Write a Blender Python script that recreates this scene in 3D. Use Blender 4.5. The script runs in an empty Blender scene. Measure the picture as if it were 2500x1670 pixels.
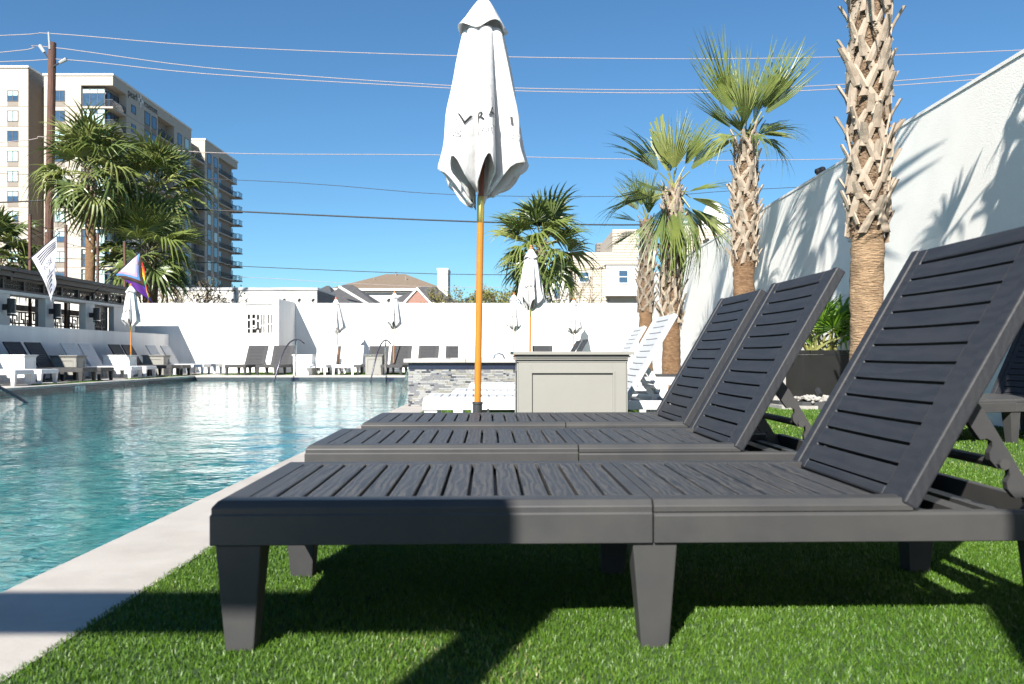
import bpy, math, random
import numpy as np
from mathutils import Vector, Matrix
random.seed(7); rng = np.random.default_rng(7)
PI = math.pi
S = bpy.context.scene
col = S.collection

# ------------------------------------------------------------------ camera
cam = bpy.data.cameras.new('camera'); cam_o = bpy.data.objects.new('camera', cam); col.objects.link(cam_o)
cam_o.location = (0, 0, 0.70); cam_o.rotation_euler = (PI/2, 0, 0)
cam.sensor_width = 36; cam.lens = 36*2060/2500; cam.shift_y = 31/2500
cam.clip_start = 0.05; cam.clip_end = 4000
cam.dof.use_dof = True; cam.dof.focus_distance = 7.0; cam.dof.aperture_fstop = 6.0
S.camera = cam_o

# ------------------------------------------------------------------ light
SUN_AZ, SUN_EL = math.radians(20), math.radians(36)      # light travels towards +Y, a little to +X
w = bpy.data.worlds.new('World'); S.world = w; w.use_nodes = True
nt = w.node_tree; nt.nodes.clear()
sky = nt.nodes.new('ShaderNodeTexSky'); sky.sky_type = 'NISHITA'; sky.sun_disc = False
sky.sun_elevation = SUN_EL; sky.sun_rotation = PI + SUN_AZ
sky.air_density = 1.0; sky.dust_density = 0.0; sky.ozone_density = 3.0
bg = nt.nodes.new('ShaderNodeBackground'); bg.inputs['Strength'].default_value = 0.055
wo = nt.nodes.new('ShaderNodeOutputWorld')
mxs = nt.nodes.new('ShaderNodeMix'); mxs.data_type = 'RGBA'; mxs.blend_type = 'MULTIPLY'; mxs.inputs['Factor'].default_value = 1
mxs.inputs['B'].default_value = (.53, .82, .97, 1)      # white balance of the clear sky
nt.links.new(sky.outputs[0], mxs.inputs['A']); nt.links.new(mxs.outputs['Result'], bg.inputs[0]); nt.links.new(bg.outputs[0], wo.inputs[0])
sun = bpy.data.lights.new('sun', 'SUN'); sun_o = bpy.data.objects.new('sun', sun); col.objects.link(sun_o)
sun.energy = 5.0; sun.angle = math.radians(0.53); sun.color = (1, 0.95, 0.87)
d = Vector((math.sin(SUN_AZ)*math.cos(SUN_EL), math.cos(SUN_AZ)*math.cos(SUN_EL), -math.sin(SUN_EL)))
sun_o.rotation_euler = d.to_track_quat('-Z', 'Y').to_euler(); sun_o.location = (-3, -8, 12)
S.view_settings.view_transform = 'Standard'; S.view_settings.look = 'None'
S.view_settings.exposure = 1.3; S.view_settings.gamma = 1; S.view_settings.use_curve_mapping = False
S.render.engine = 'CYCLES'
S.cycles.use_denoising = True
S.cycles.max_bounces = 10; S.cycles.transparent_max_bounces = 16; S.cycles.transmission_bounces = 8
S.cycles.sample_clamp_indirect = 6

# ------------------------------------------------------------------ helpers
def tag(o, label=None, cat=None, group=None, kind=None):
    if label: o['label'] = label
    if cat: o['category'] = cat
    if group: o['group'] = group
    if kind: o['kind'] = kind
    return o
def empty(name, loc=(0,0,0), rz=0):
    o = bpy.data.objects.new(name, None); col.objects.link(o)
    o.location = loc; o.rotation_euler = (0, 0, rz); o.empty_display_size = 0.2
    return o
def link(name, me, parent=None):
    o = bpy.data.objects.new(name, me); col.objects.link(o)
    if parent is not None: o.parent = parent
    return o
def kids(o): return [c for c in ALLK.get(o.name, [])]
def dup(o, parent=None):
    c = o.copy(); col.objects.link(c)
    if parent is not None: c.parent = parent
    for ch in o.children: dup(ch, c)
    return c
class MB:
    def __init__(s): s.v = []; s.f = []; s.mi = []
    def add(s, vs, fs, m=0):
        b = len(s.v); s.v += [tuple(v) for v in vs]
        s.f += [tuple(i+b for i in f) for f in fs]; s.mi += [m]*len(fs); return s
    def box(s, x0, x1, y0, y1, z0, z1, m=0, M=None):
        vs = [Vector(p) for p in ((x0,y0,z0),(x1,y0,z0),(x1,y1,z0),(x0,y1,z0),(x0,y0,z1),(x1,y0,z1),(x1,y1,z1),(x0,y1,z1))]
        if M is not None: vs = [M @ v for v in vs]
        return s.add(vs, [(0,3,2,1),(4,5,6,7),(0,1,5,4),(1,2,6,5),(2,3,7,6),(3,0,4,7)], m)
    def frustum(s, a, b, z0, z1, m=0):     # a, b: (x0,x1,y0,y1)
        vs = [(a[0],a[2],z0),(a[1],a[2],z0),(a[1],a[3],z0),(a[0],a[3],z0),(b[0],b[2],z1),(b[1],b[2],z1),(b[1],b[3],z1),(b[0],b[3],z1)]
        return s.add(vs, [(0,3,2,1),(4,5,6,7),(0,1,5,4),(1,2,6,5),(2,3,7,6),(3,0,4,7)], m)
    def tube(s, pts, r, n=8, m=0, caps=True):
        pts = [Vector(p) for p in pts]; rs = r if isinstance(r, (list, tuple)) else [r]*len(pts)
        t0 = (pts[1]-pts[0]).normalized(); u = t0.orthogonal().normalized()
        vs = []
        for i, p in enumerate(pts):
            t = (pts[min(i+1, len(pts)-1)] - pts[max(i-1, 0)]).normalized()
            u = (u - t*u.dot(t)).normalized(); q = t.cross(u)
            for k in range(n):
                a = 2*PI*k/n; vs.append(p + (u*math.cos(a) + q*math.sin(a))*rs[i])
        fs = []
        for i in range(len(pts)-1):
            for k in range(n): fs.append((i*n+k, i*n+(k+1)%n, (i+1)*n+(k+1)%n, (i+1)*n+k))
        if caps:
            fs.append(tuple(reversed(range(n)))); fs.append(tuple((len(pts)-1)*n+k for k in range(n)))
        return s.add(vs, fs, m)
    def lathe(s, prof, n=20, m=0, c=(0,0,0)):   # prof: (r, z)
        vs = []
        for r, z in prof:
            for k in range(n):
                a = 2*PI*k/n; vs.append((c[0]+r*math.cos(a), c[1]+r*math.sin(a), c[2]+z))
        fs = []
        for i in range(len(prof)-1):
            for k in range(n): fs.append((i*n+k, i*n+(k+1)%n, (i+1)*n+(k+1)%n, (i+1)*n+k))
        return s.add(vs, fs, m)
    def prism(s, poly, h0, h1, axis='z', m=0):   # poly 2D extruded along axis
        n = len(poly)
        def P(a, b, h): return (a,b,h) if axis == 'z' else ((a,h,b) if axis == 'y' else (h,a,b))
        vs = [P(a,b,h0) for a,b in poly] + [P(a,b,h1) for a,b in poly]
        fs = [tuple(reversed(range(n))), tuple(range(n, 2*n))] + [(i,(i+1)%n,n+(i+1)%n,n+i) for i in range(n)]
        return s.add(vs, fs, m)
    def sweep(s, prof, path, m=0):    # prof (inward offset, z), open 2D path with mitres, inside on the left
        P = [Vector((a,b)) for a,b in path]; vs = []; n = len(prof)
        for i, p in enumerate(P):
            d1 = (P[i]-P[i-1]).normalized() if i > 0 else (P[1]-P[0]).normalized()
            d2 = (P[i+1]-P[i]).normalized() if i < len(P)-1 else d1
            n1 = Vector((-d1.y, d1.x)); n2 = Vector((-d2.y, d2.x)); b = (n1+n2); b = b/ max(1e-6, (1+n1.dot(n2)))
            for o_, z in prof: vs.append((p.x+b.x*o_, p.y+b.y*o_, z))
        fs = []
        for i in range(len(P)-1):
            for k in range(n): fs.append((i*n+k, (i+1)*n+k, (i+1)*n+(k+1)%n, i*n+(k+1)%n))
        fs.append(tuple(range(n))); fs.append(tuple(reversed(range((len(P)-1)*n, len(P)*n))))
        return s.add(vs, fs, m)
    def mesh(s, name, mats, smooth=False):
        me = bpy.data.meshes.new(name); me.from_pydata(s.v, [], s.f)
        for mt in (mats if isinstance(mats, (list, tuple)) else [mats]): me.materials.append(mt)
        if s.mi and max(s.mi) > 0: me.polygons.foreach_set('material_index', s.mi)
        if smooth: me.polygons.foreach_set('use_smooth', [True]*len(me.polygons))
        me.update(); fix_normals(me)
        return me
    def build(s, name, mats, parent=None, smooth=False, bevel=0, seg=2):
        o = link(name, s.mesh(name, mats, smooth), parent)
        if bevel: add_bevel(o, bevel, seg)
        return o
def fix_normals(me):
    import bmesh
    if len(me.polygons) > 40000: return
    bm = bmesh.new(); bm.from_mesh(me); bmesh.ops.recalc_face_normals(bm, faces=bm.faces); bm.to_mesh(me); bm.free()
def add_bevel(o, wd, seg=2):
    b = o.modifiers.new('bevel', 'BEVEL'); b.width = wd; b.segments = seg; b.limit_method = 'ANGLE'; b.angle_limit = math.radians(35)
    b.harden_normals = False
def np_mesh(name, V, Fq, mats, smooth=False, attr=None):
    me = bpy.data.meshes.new(name); n = Fq.shape[1]
    me.vertices.add(len(V)); me.vertices.foreach_set('co', V.astype(np.float32).ravel())
    me.loops.add(Fq.size); me.loops.foreach_set('vertex_index', Fq.astype(np.int32).ravel())
    me.polygons.add(len(Fq)); me.polygons.foreach_set('loop_start', np.arange(0, Fq.size, n, dtype=np.int32))
    try: me.polygons.foreach_set('loop_total', np.full(len(Fq), n, dtype=np.int32))
    except Exception: pass
    for mt in (mats if isinstance(mats, (list, tuple)) else [mats]): me.materials.append(mt)
    if smooth: me.polygons.foreach_set('use_smooth', np.ones(len(Fq), dtype=bool))
    if attr is not None:
        a = me.attributes.new('tone', 'FLOAT', 'POINT'); a.data.foreach_set('value', attr.astype(np.float32))
    me.update(calc_edges=True); me.validate(); return me

# ------------------------------------------------------------------ materials
def M(name, c, rough=.6, c2=None, ns=4, st=(1,1,1), detail=5, lo=.35, hi=.65, bump=0, bs=60, bst=(1,1,1), bd=.01,
      metal=0, spec=.5, coord='Object', rand=0, trans=0, attr=False, c3=None, n3=1.2, lo3=.5, hi3=.75, emit=None, wave=None):
    m = bpy.data.materials.new(name); m.use_nodes = True; t = m.node_tree; L = t.links
    p = t.nodes['Principled BSDF']
    p.inputs['Roughness'].default_value = rough; p.inputs['Metallic'].default_value = metal
    p.inputs['Specular IOR Level'].default_value = spec
    p.inputs['Base Color'].default_value = (*c, 1)
    tc = t.nodes.new('ShaderNodeTexCoord'); vec = tc.outputs[coord]
    if rand:
        oi = t.nodes.new('ShaderNodeObjectInfo'); va = t.nodes.new('ShaderNodeVectorMath'); va.operation = 'MULTIPLY_ADD'
        cb = t.nodes.new('ShaderNodeCombineXYZ')
        for k in range(3): L.new(oi.outputs['Random'], cb.inputs[k])
        va.inputs[1].default_value = (37, 53, 71); L.new(cb.outputs[0], va.inputs[0]); L.new(vec, va.inputs[2]); vec = va.outputs[0]
    def noise(sc, stv, det):
        mp = t.nodes.new('ShaderNodeMapping'); mp.inputs['Scale'].default_value = stv; L.new(vec, mp.inputs[0])
        n = t.nodes.new('ShaderNodeTexNoise'); n.inputs['Scale'].default_value = sc; n.inputs['Detail'].default_value = det
        n.inputs['Roughness'].default_value = .6
        L.new(mp.outputs[0], n.inputs['Vector']); return n
    out = None
    if attr:
        a = t.nodes.new('ShaderNodeAttribute'); a.attribute_name = 'tone'
        r = t.nodes.new('ShaderNodeValToRGB'); r.color_ramp.elements[0].color = (*c, 1); r.color_ramp.elements[1].color = (*c2, 1)
        r.color_ramp.elements[0].position = 0; r.color_ramp.elements[1].position = 1
        if c3: e = r.color_ramp.elements.new(.97); e.color = (*c2, 1); r.color_ramp.elements[-1].color = (*c3, 1)
        L.new(a.outputs['Fac'], r.inputs[0]); L.new(r.outputs[0], p.inputs['Base Color'])
    elif c2:
        if wave:
            mp = t.nodes.new('ShaderNodeMapping'); mp.inputs['Scale'].default_value = (1,wave[1],1); L.new(vec, mp.inputs[0])
            n = t.nodes.new('ShaderNodeTexWave'); n.wave_type = 'BANDS'; n.bands_direction = 'X'; n.inputs['Scale'].default_value = wave[0]; n.inputs['Distortion'].default_value = wave[2]
            n.inputs['Detail'].default_value = 4; n.inputs['Detail Scale'].default_value = wave[3]; n.inputs['Detail Roughness'].default_value = .62
            L.new(mp.outputs[0], n.inputs['Vector'])
        else: n = noise(ns, st, detail)
        r = t.nodes.new('ShaderNodeValToRGB')
        r.color_ramp.elements[0].position = lo; r.color_ramp.elements[1].position = hi
        r.color_ramp.elements[0].color = (*c, 1); r.color_ramp.elements[1].color = (*c2, 1)
        L.new(n.outputs[0], r.inputs[0]); out = r.outputs[0]
        if c3:
            n2 = noise(n3, (1,1,1), 6); r2 = t.nodes.new('ShaderNodeValToRGB')
            r2.color_ramp.elements[0].position = lo3; r2.color_ramp.elements[1].position = hi3
            mx = t.nodes.new('ShaderNodeMix'); mx.data_type = 'RGBA'; L.new(n2.outputs[0], r2.inputs[0])
            L.new(r2.outputs[0], mx.inputs['Factor']); L.new(out, mx.inputs['A']); mx.inputs['B'].default_value = (*c3, 1); out = mx.outputs['Result']
        L.new(out, p.inputs['Base Color'])
    if bump:
        n = noise(bs, bst, 4); b = t.nodes.new('ShaderNodeBump'); b.inputs['Strength'].default_value = bump; b.inputs['Distance'].default_value = bd
        L.new(n.outputs[0], b.inputs['Height']); L.new(b.outputs[0], p.inputs['Normal'])
    if trans:
        o = t.nodes['Material Output']; tr = t.nodes.new('ShaderNodeBsdfTranslucent'); mx = t.nodes.new('ShaderNodeMixShader')
        mx.inputs[0].default_value = trans
        if out is not None: L.new(out, tr.inputs[0])
        else: tr.inputs[0].default_value = (*c, 1)
        L.new(p.outputs[0], mx.inputs[1]); L.new(tr.outputs[0], mx.inputs[2]); L.new(mx.outputs[0], o.inputs[0])
    if emit: p.inputs['Emission Color'].default_value = (*c, 1); p.inputs['Emission Strength'].default_value = emit
    return m

stucco   = M('white_stucco', (.80,.785,.745), .9, (.75,.735,.695), 1.5, bump=.38, bs=55, bst=(1,1,1.5), bd=.012)
stucco2  = M('white_stucco_fine', (.76,.75,.73), .85, (.66,.65,.63), 2.2, (1,1,.12), 6, .35, .8, bump=.25, bs=60)
conc     = M('deck_concrete', (0.434,0.42,0.392), .85, (0.35,0.336,0.315), 3, bump=.2, bs=120)
travert  = M('coping_stone', (.40,.375,.345), .7, (.355,.33,.30), 2.2, (1,1.6,1), 9, .3, .7, bump=.25, bs=70, bd=.004, c3=(.25,.222,.198), n3=2.4, lo3=.45, hi3=.95)
turfbase = M('turf_backing', (.022,.05,.012), .95, (.035,.07,.018), 30)
grassm   = M('turf_fibre', (.032,.092,.006), .45, (.105,.190,.020), attr=True, c3=(.30,.29,.12), spec=.38, trans=.20)
plast    = M('charcoal_plastic', (.034,.0345,.037), .50, (.043,.043,.043), 7, (1,1,1), bump=.12, bs=14, bd=.004, rand=1, spec=.32, c3=(.060,.058,.054), n3=2.6, lo3=.48, hi3=.95)
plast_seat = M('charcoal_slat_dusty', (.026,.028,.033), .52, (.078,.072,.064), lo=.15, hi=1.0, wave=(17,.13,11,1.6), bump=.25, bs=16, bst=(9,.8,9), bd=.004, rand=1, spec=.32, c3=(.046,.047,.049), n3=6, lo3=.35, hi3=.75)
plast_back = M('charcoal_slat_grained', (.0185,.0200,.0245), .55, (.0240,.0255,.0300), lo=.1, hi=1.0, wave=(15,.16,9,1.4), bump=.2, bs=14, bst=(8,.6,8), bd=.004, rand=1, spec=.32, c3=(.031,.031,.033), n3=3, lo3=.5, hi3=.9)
wplast   = M('white_plastic', (.62,.62,.62), .45, (.58,.58,.585), 6, bump=.08, bs=20, rand=1)
wslat    = M('white_slat', (.47,.475,.485), .5, (.42,.43,.44), 9, (6,.8,3), bump=.15, bs=16, bst=(8,.8,8), rand=1)
greybox  = M('grey_paint', (0.2146,0.2109,0.1924), .55, (0.2072,0.2035,0.185), 5, bump=.05, bs=90)
whitebox = M('white_paint', (.80,.79,.77), .5)
blackm   = M('black_metal', (.018,.019,.02), .4, (.025,.025,.027), 20)
blackp   = M('black_tube', (.035,.038,.04), .38)
woodp    = M('orange_varnished_wood', (0.4588,0.1739,0.02072), .28, (0.3996,0.1406,0.0148), 8, (8,8,.7), spec=.5)
woodd    = M('brown_wood', (.20,.055,.022), .35, (.15,.04,.015), 8, (8,8,.7))
woodf    = M('finial_wood', (.52,.17,.06), .35)
brass    = M('brass', (.62,.47,.14), .3, metal=1)
canvas   = M('white_canvas', (.74,.74,.735), .9, (.70,.70,.695), 3, bump=.25, bs=11, bd=.03, trans=.20)
ink      = M('black_ink', (.02,.02,.022), .7)
inkg     = M('grey_ink', (.42,.42,.41), .8)
steel    = M('polished_steel', (.62,.62,.62), .12, metal=1)
bluest   = M('rail_sleeve', (.10,.10,.13), .22, metal=.85)
plaster  = M('pool_plaster', (.62,1,.95), .8, (.03,.42,.45), 4.6, (1,1,1), 2.5, .40, .56, c3=(.015,.27,.33), n3=.7, lo3=.48, hi3=.70)  # bright and dark mottling stands in for rippling sunlight on the floor
pooltile = M('pool_tile', (.065,.08,.09), .25, (.022,.032,.042), 60, (.35,.35,3), 2, .42, .58)
navy     = M('skimmer_rim_shade', (.015,.02,.04), .25)  # skimmers, and the strip that paints shade under the spa rim
tilew    = M('marker_tile', (.45,.52,.50), .3)
trunk_m  = M('palm_bark', (0.3108,0.1924,0.1036), .95, (0.1776,0.0962,0.0481), 5, (2.2,2.2,13), 8, .35, .62, bump=1.0, bs=9, bst=(1.2,1.2,16), bd=.05)
trunk_p  = M('palm_bark_pale', (.40,.275,.165), .95, (.235,.15,.085), 6, (1.6,1.6,8), 9, .32, .72, bump=1.0, bs=8, bst=(1.5,1.5,8), bd=.06, c3=(.15,.092,.05), n3=5, lo3=.52, hi3=.80)
fibre_m  = M('palm_fibre', (.26,.175,.11), 1, (.10,.064,.038), 26, (1,1,1), 8, bump=1.0, bs=45, bd=.03)
strand_m = M('fibre_strand', (.30,.225,.15), .9, (.15,.105,.065), 6)
boot_m   = M('leaf_base', (0.37,0.3108,0.2442), .8, (0.2516,0.1924,0.1369), 9, (3,3,1), 7, .3, .75, bump=.45, bs=30, bst=(3,3,.6), bd=.01, rand=1)
boot_g   = M('leaf_base_grey', (0.2516,0.2109,0.1665), .85, (0.1628,0.1258,0.0925), 9, (3,3,1), 7, .3, .75, bump=.45, bs=30, bst=(3,3,.6), rand=1)
leaf1    = M('palm_leaf', (.18,.215,.055), .36, (.125,.17,.042), 6, rand=1, trans=.25)
leaf2    = M('palm_leaf_pale', (.22,.245,.075), .40, (.155,.19,.055), 6, rand=1, trans=.25)
leaf3    = M('palm_leaf_dark', (.115,.155,.045), .36, (.08,.115,.033), 6, rand=1, trans=.2)
leaf4    = M('bright_leaf', (.13,.25,.02), .4, (.07,.16,.015), 6, rand=1, trans=.35)
stalk_m  = M('leaf_stalk', (.20,.20,.06), .5, (.13,.14,.04), 5)
dryleaf  = M('dry_leaf', (.30,.22,.12), .8, (.2,.14,.08), 8)
polewood = M('pole_wood', (.115,.058,.040), .9, (.07,.035,.026), 5, (4,4,.5), bump=.4, bs=20, bst=(4,4,.4))
wire_l   = M('bare_wire', (.30,.255,.25), .6)
wire_b   = M('black_cable', (.02,.02,.022), .6)
bstone   = M('pale_cladding', (0.42,0.3815,0.3255), .85, (0.392,0.3535,0.301), .6, (1,1,9), bump=.2, bs=6, bst=(1,1,5))
bgrey    = M('taupe_cladding', (0.231,0.1995,0.168), .85, (0.21,0.1785,0.1505), .6, (1,1,9))
bdark    = M('dark_frame', (.035,.036,.04), .5)
glass_b  = M('blue_glass', (.03,.06,.11), .05, (.045,.085,.14), 1.2, spec=.9)
blind_m  = M('pale_blind', (.42,.58,.58), .35, (.36,.52,.53), 2, rand=1)
wbrick   = M('white_block', (0.518,0.5005,0.469), .85, (0.49,0.476,0.4445), .5, bump=.1, bs=10)
sidingg  = M('grey_siding', (.20,.19,.19), .8, (.17,.16,.16), 2)
sidingb  = M('beige_siding', (.42,.375,.31), .8, (.40,.355,.295), .8)
trimw    = M('white_trim', (.62,.61,.59), .7)
roof_t   = M('tan_shingle', (0.168,0.1295,0.091), .95, (0.14,0.105,0.077), 3, bump=.4, bs=12)
roof_d   = M('dark_shingle', (.075,.075,.078), .95, (.055,.055,.058), 4, bump=.4, bs=14)
brick    = M('pink_brick', (0.294,0.168,0.133), .9, (0.238,0.126,0.098), 8)
asphalt  = M('ground_soil', (.16,.15,.13), .95, (.12,.115,.10), .3)
planter  = M('black_planter', (.011,.011,.011), .45, (.008,.0085,.008), 3, spec=.3)
pebble   = M('grey_pebble', (.34,.33,.31), .85, (.22,.21,.20), 9, rand=1)
steel_e  = M('dark_edging', (.03,.032,.035), .7)
darkm    = M('dark_bronze', (.045,.043,.040), .55, (.038,.036,.034), 4)
offwhite = M('offwhite_render', (.56,.55,.53), .85, (.52,.51,.49), 1.5)
flower   = M('pink_flower', (.55,.03,.10), .7)
twig_m   = M('twig', (.16,.12,.08), .95)
budleaf  = M('bud_leaf', (.17,.16,.05), .8, (.10,.10,.035), 1, trans=.2)
bulb_m   = M('bulb_glass', (.75,.72,.65), .15)
teal_g   = M('teal_glass', (.05,.22,.28), .1)
wtower   = M('white_tower_panel', (.74,.72,.68), .8)
mt = [M('mosaic_pale', (.27,.27,.265), .3), M('mosaic_mid', (.155,.158,.17), .3), M('mosaic_dark', (.05,.053,.065), .25), M('mosaic_buff', (.215,.208,.18), .35)]
grout    = M('grout', (.22,.22,.215), .9)

def flagmat(name, c): return M(name, c, .75, trans=.3)

# ------------------------------------------------------------------ water
def water_mat():
    m = bpy.data.materials.new('pool_water'); m.use_nodes = True; t = m.node_tree; t.nodes.clear(); L = t.links
    o = t.nodes.new('ShaderNodeOutputMaterial')
    fr = t.nodes.new('ShaderNodeFresnel'); fr.inputs['IOR'].default_value = 1.33
    gl = t.nodes.new('ShaderNodeBsdfGlossy'); gl.inputs['Roughness'].default_value = 0.0
    rf = t.nodes.new('ShaderNodeBsdfRefraction'); rf.inputs['IOR'].default_value = 1.33; rf.inputs['Roughness'].default_value = 0; rf.inputs['Color'].default_value = (.66,.96,.97,1)
    tr = t.nodes.new('ShaderNodeBsdfTransparent'); tr.inputs['Color'].default_value = (.72,.97,.97,1)
    m1 = t.nodes.new('ShaderNodeMixShader'); m1.inputs[0].default_value = .42
    m2 = t.nodes.new('ShaderNodeMixShader')
    L.new(rf.outputs[0], m1.inputs[1]); L.new(tr.outputs[0], m1.inputs[2])
    tc = t.nodes.new('ShaderNodeTexCoord'); mp = t.nodes.new('ShaderNodeMapping'); mp.inputs['Scale'].default_value = (.75,1.2,1)
    n1 = t.nodes.new('ShaderNodeTexNoise'); n1.inputs['Scale'].default_value = 10; n1.inputs['Detail'].default_value = 2.5; n1.inputs['Roughness'].default_value = .45; n1.inputs['Distortion'].default_value = .6
    bp = t.nodes.new('ShaderNodeBump'); bp.inputs['Strength'].default_value = 1; bp.inputs['Distance'].default_value = .0062
    L.new(tc.outputs['Object'], mp.inputs[0]); L.new(mp.outputs[0], n1.inputs['Vector']); L.new(n1.outputs[0], bp.inputs['Height'])
    for nd in (fr, gl): L.new(bp.outputs[0], nd.inputs['Normal'])
    n2 = t.nodes.new('ShaderNodeTexNoise'); n2.inputs['Scale'].default_value = 5.5; n2.inputs['Detail'].default_value = 1.5; n2.inputs['Distortion'].default_value = .8
    b2 = t.nodes.new('ShaderNodeBump'); b2.inputs['Strength'].default_value = 1; b2.inputs['Distance'].default_value = .05
    L.new(mp.outputs[0], n2.inputs['Vector']); L.new(n2.outputs[0], b2.inputs['Height']); L.new(b2.outputs[0], rf.inputs['Normal'])
    L.new(fr.outputs[0], m2.inputs[0]); L.new(m1.outputs[0], m2.inputs[1]); L.new(gl.outputs[0], m2.inputs[2])
    L.new(m2.outputs[0], o.inputs[0]); return m
water_m = water_mat()
# ------------------------------------------------------------------ setting: ground, pool, deck, turf
PX0, PX1, PY0, PY1, WZ = -10.45, -1.48, -4.0, 27.8, -0.15
def ring(name, x0, x1, y0, y1, hx0, hx1, hy0, hy1, z, mat, zb=None):
    b = MB()
    for a in ((x0,x1,y0,hy0),(x0,x1,hy1,y1),(x0,hx0,hy0,hy1),(hx1,x1,hy0,hy1)):
        if zb is None: b.add([(a[0],a[2],z),(a[1],a[2],z),(a[1],a[3],z),(a[0],a[3],z)], [(0,1,2,3)])
        else: b.box(a[0],a[1],a[2],a[3],zb,z)
    return tag(b.build(name, mat), kind='structure')
ring('ground', -1500, 1500, -600, 3000, PX0-.5, PX1+.5, PY0-.5, PY1+.5, -0.06, asphalt)
b = MB()
b.box(-13.6, PX0-.30, PY0, 33.4, -.05, -.002); b.box(PX0-.30, PX1+.30, PY1+.30, 33.4, -.05, -.002)
tag(b.build('pool_deck', conc), kind='structure')
# coping: separate stones along the near edge, left and far edges
cop = empty('pool_coping', (0,0,0)); tag(cop, kind='structure')
y = PY0; k = 0
while y < PY1+.30:
    y1 = min(y + 2.44, PY1+.30)
    MB().box(PX1-.015, PX1+.395, y+.0001, y1-.0001, -.045, 0.004).build('coping_stone', travert, cop)
    y = y1
y = PY0
while y < PY1+.30:
    y1 = min(y + 2.0, PY1+.30)
    MB().box(PX0-.30, PX0+.015, y+.002, y1-.002, -.045, 0.004).build('coping_stone', travert, cop)
    y = y1
x = PX0+.016
while x < PX1-.02:
    x1 = min(x+2.0, PX1-.016)
    MB().box(x+.002, x1-.002, PY1-.015, PY1+.30, -.045, 0.004).build('coping_stone', travert, cop)
    x = x1
# basin: floor, walls below tile band, tile band
b = MB()
b.add([(PX0,PY0,-1.25),(PX1,PY0,-1.25),(PX1,PY1,-1.25),(PX0,PY1,-1.25)], [(0,1,2,3)])
for (a, c) in (((PX0,PY0),(PX1,PY0)),((PX1,PY0),(PX1,PY1)),((PX1,PY1),(PX0,PY1)),((PX0,PY1),(PX0,PY0))):
    b.add([(*a,-1.25),(*c,-1.25),(*c,-.21),(*a,-.21)], [(0,1,2,3)], 0)
    b.add([(*a,-.21),(*c,-.21),(*c,-.045),(*a,-.045)], [(0,1,2,3)], 1)
bas = b.build('pool_basin', [plaster, pooltile]); tag(bas, kind='structure')
# bench along the near wall and steps under the water
MB().box(PX1-.55, PX1-.002, 5.5, 11, -1.249, -.62).build('pool_bench', plaster, bas)
# skimmers and depth marker on the left tile band, skimmers on the far one
MB().box(PX0, PX0+.006, 24.3, 24.95, -.19, -.055).build('skimmer', navy, bas)
for xx in (-7.15, -4.02): MB().box(xx-.13, xx+.13, PY1-.006, PY1, -.20, -.05).build('skimmer', navy, bas)
# water with real ripples
nx, ny = 200, 700
X, Yg = np.meshgrid(np.linspace(PX0, PX1, nx), PY0 + (PY1-PY0)*np.linspace(0,1,ny)**1.25)
Z = np.zeros_like(X)
r2 = np.random.default_rng(3)
for i in range(70):
    lam = np.exp(r2.uniform(np.log(.22), np.log(1.1))); th = r2.normal(0.6, 1.0); ph = r2.uniform(0, 6.28)
    kk = 2*PI/lam; amp = .00042*lam
    Z += amp*np.sin(kk*(X*np.cos(th)+Yg*np.sin(th)) + ph + 1.3*np.sin(.9*X+.7*Yg+ph))
Z = Z*1.15 + WZ
V = np.stack([X.ravel(), Yg.ravel(), Z.ravel()], 1)
idx = np.arange(nx*ny).reshape(ny, nx)
Fq = np.stack([idx[:-1,:-1].ravel(), idx[:-1,1:].ravel(), idx[1:,1:].ravel(), idx[1:,:-1].ravel()], 1)
wt = link('pool_water', np_mesh('pool_water', V, Fq, water_m, smooth=True)); tag(wt, kind='structure')
# turf
TX0 = PX1+.395
def wallx(y): return 5.0 + (y-33.0)*.012
b = MB(); b.add([(TX0,-3,0),(wallx(-3),-3,0),(wallx(33.4),33.4,0),(TX0,33.4,0)], [(0,1,2,3)])
tag(b.build('turf', turfbase), kind='structure')
def blades(x0, x1, y0, y1, n, h, wd, lean=.55, z0=0.0, edge=None):
    """n loose blades of artificial turf, each a bent three-point strip"""
    px = rng.uniform(x0, x1, n); py = rng.uniform(y0, y1, n)
    az = rng.uniform(0, 2*PI, n); hh = h*rng.uniform(.6, 1.15, n); ln = hh*rng.uniform(.1, lean*1.6, n)
    la = rng.uniform(0, 2*PI, n)
    base = np.stack([px, py, np.full(n, z0)], 1)
    sx = np.stack([np.cos(az), np.sin(az), np.zeros(n)], 1)*(wd*rng.uniform(.7, 1.2, n)/2)[:,None]
    lv = np.stack([np.cos(la), np.sin(la), np.zeros(n)], 1)
    mid = base + lv*(ln*.35)[:,None]; mid[:,2] += hh*.6
    top = base + lv*ln[:,None]; top[:,2] += hh*.92
    V = np.empty((n, 5, 3)); V[:,0] = base-sx; V[:,1] = base+sx; V[:,2] = mid+sx*.85; V[:,3] = mid-sx*.85; V[:,4] = top
    i = np.arange(n)[:,None]*5
    T = np.concatenate([i+np.array([[0,1,2]]), i+np.array([[0,2,3]]), i+np.array([[3,2,4]])], 0)
    patch = .5+.5*np.sin(px*3.1+1.7*np.sin(py*2.3))*np.sin(py*2.7+1.1*np.sin(px*4.2)); tone = np.repeat(np.clip(rng.uniform(0, 1, n)*.85 + .30*(patch-.5) + .08, 0, 1), 5)
    return V.reshape(-1,3), T, tone
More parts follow.
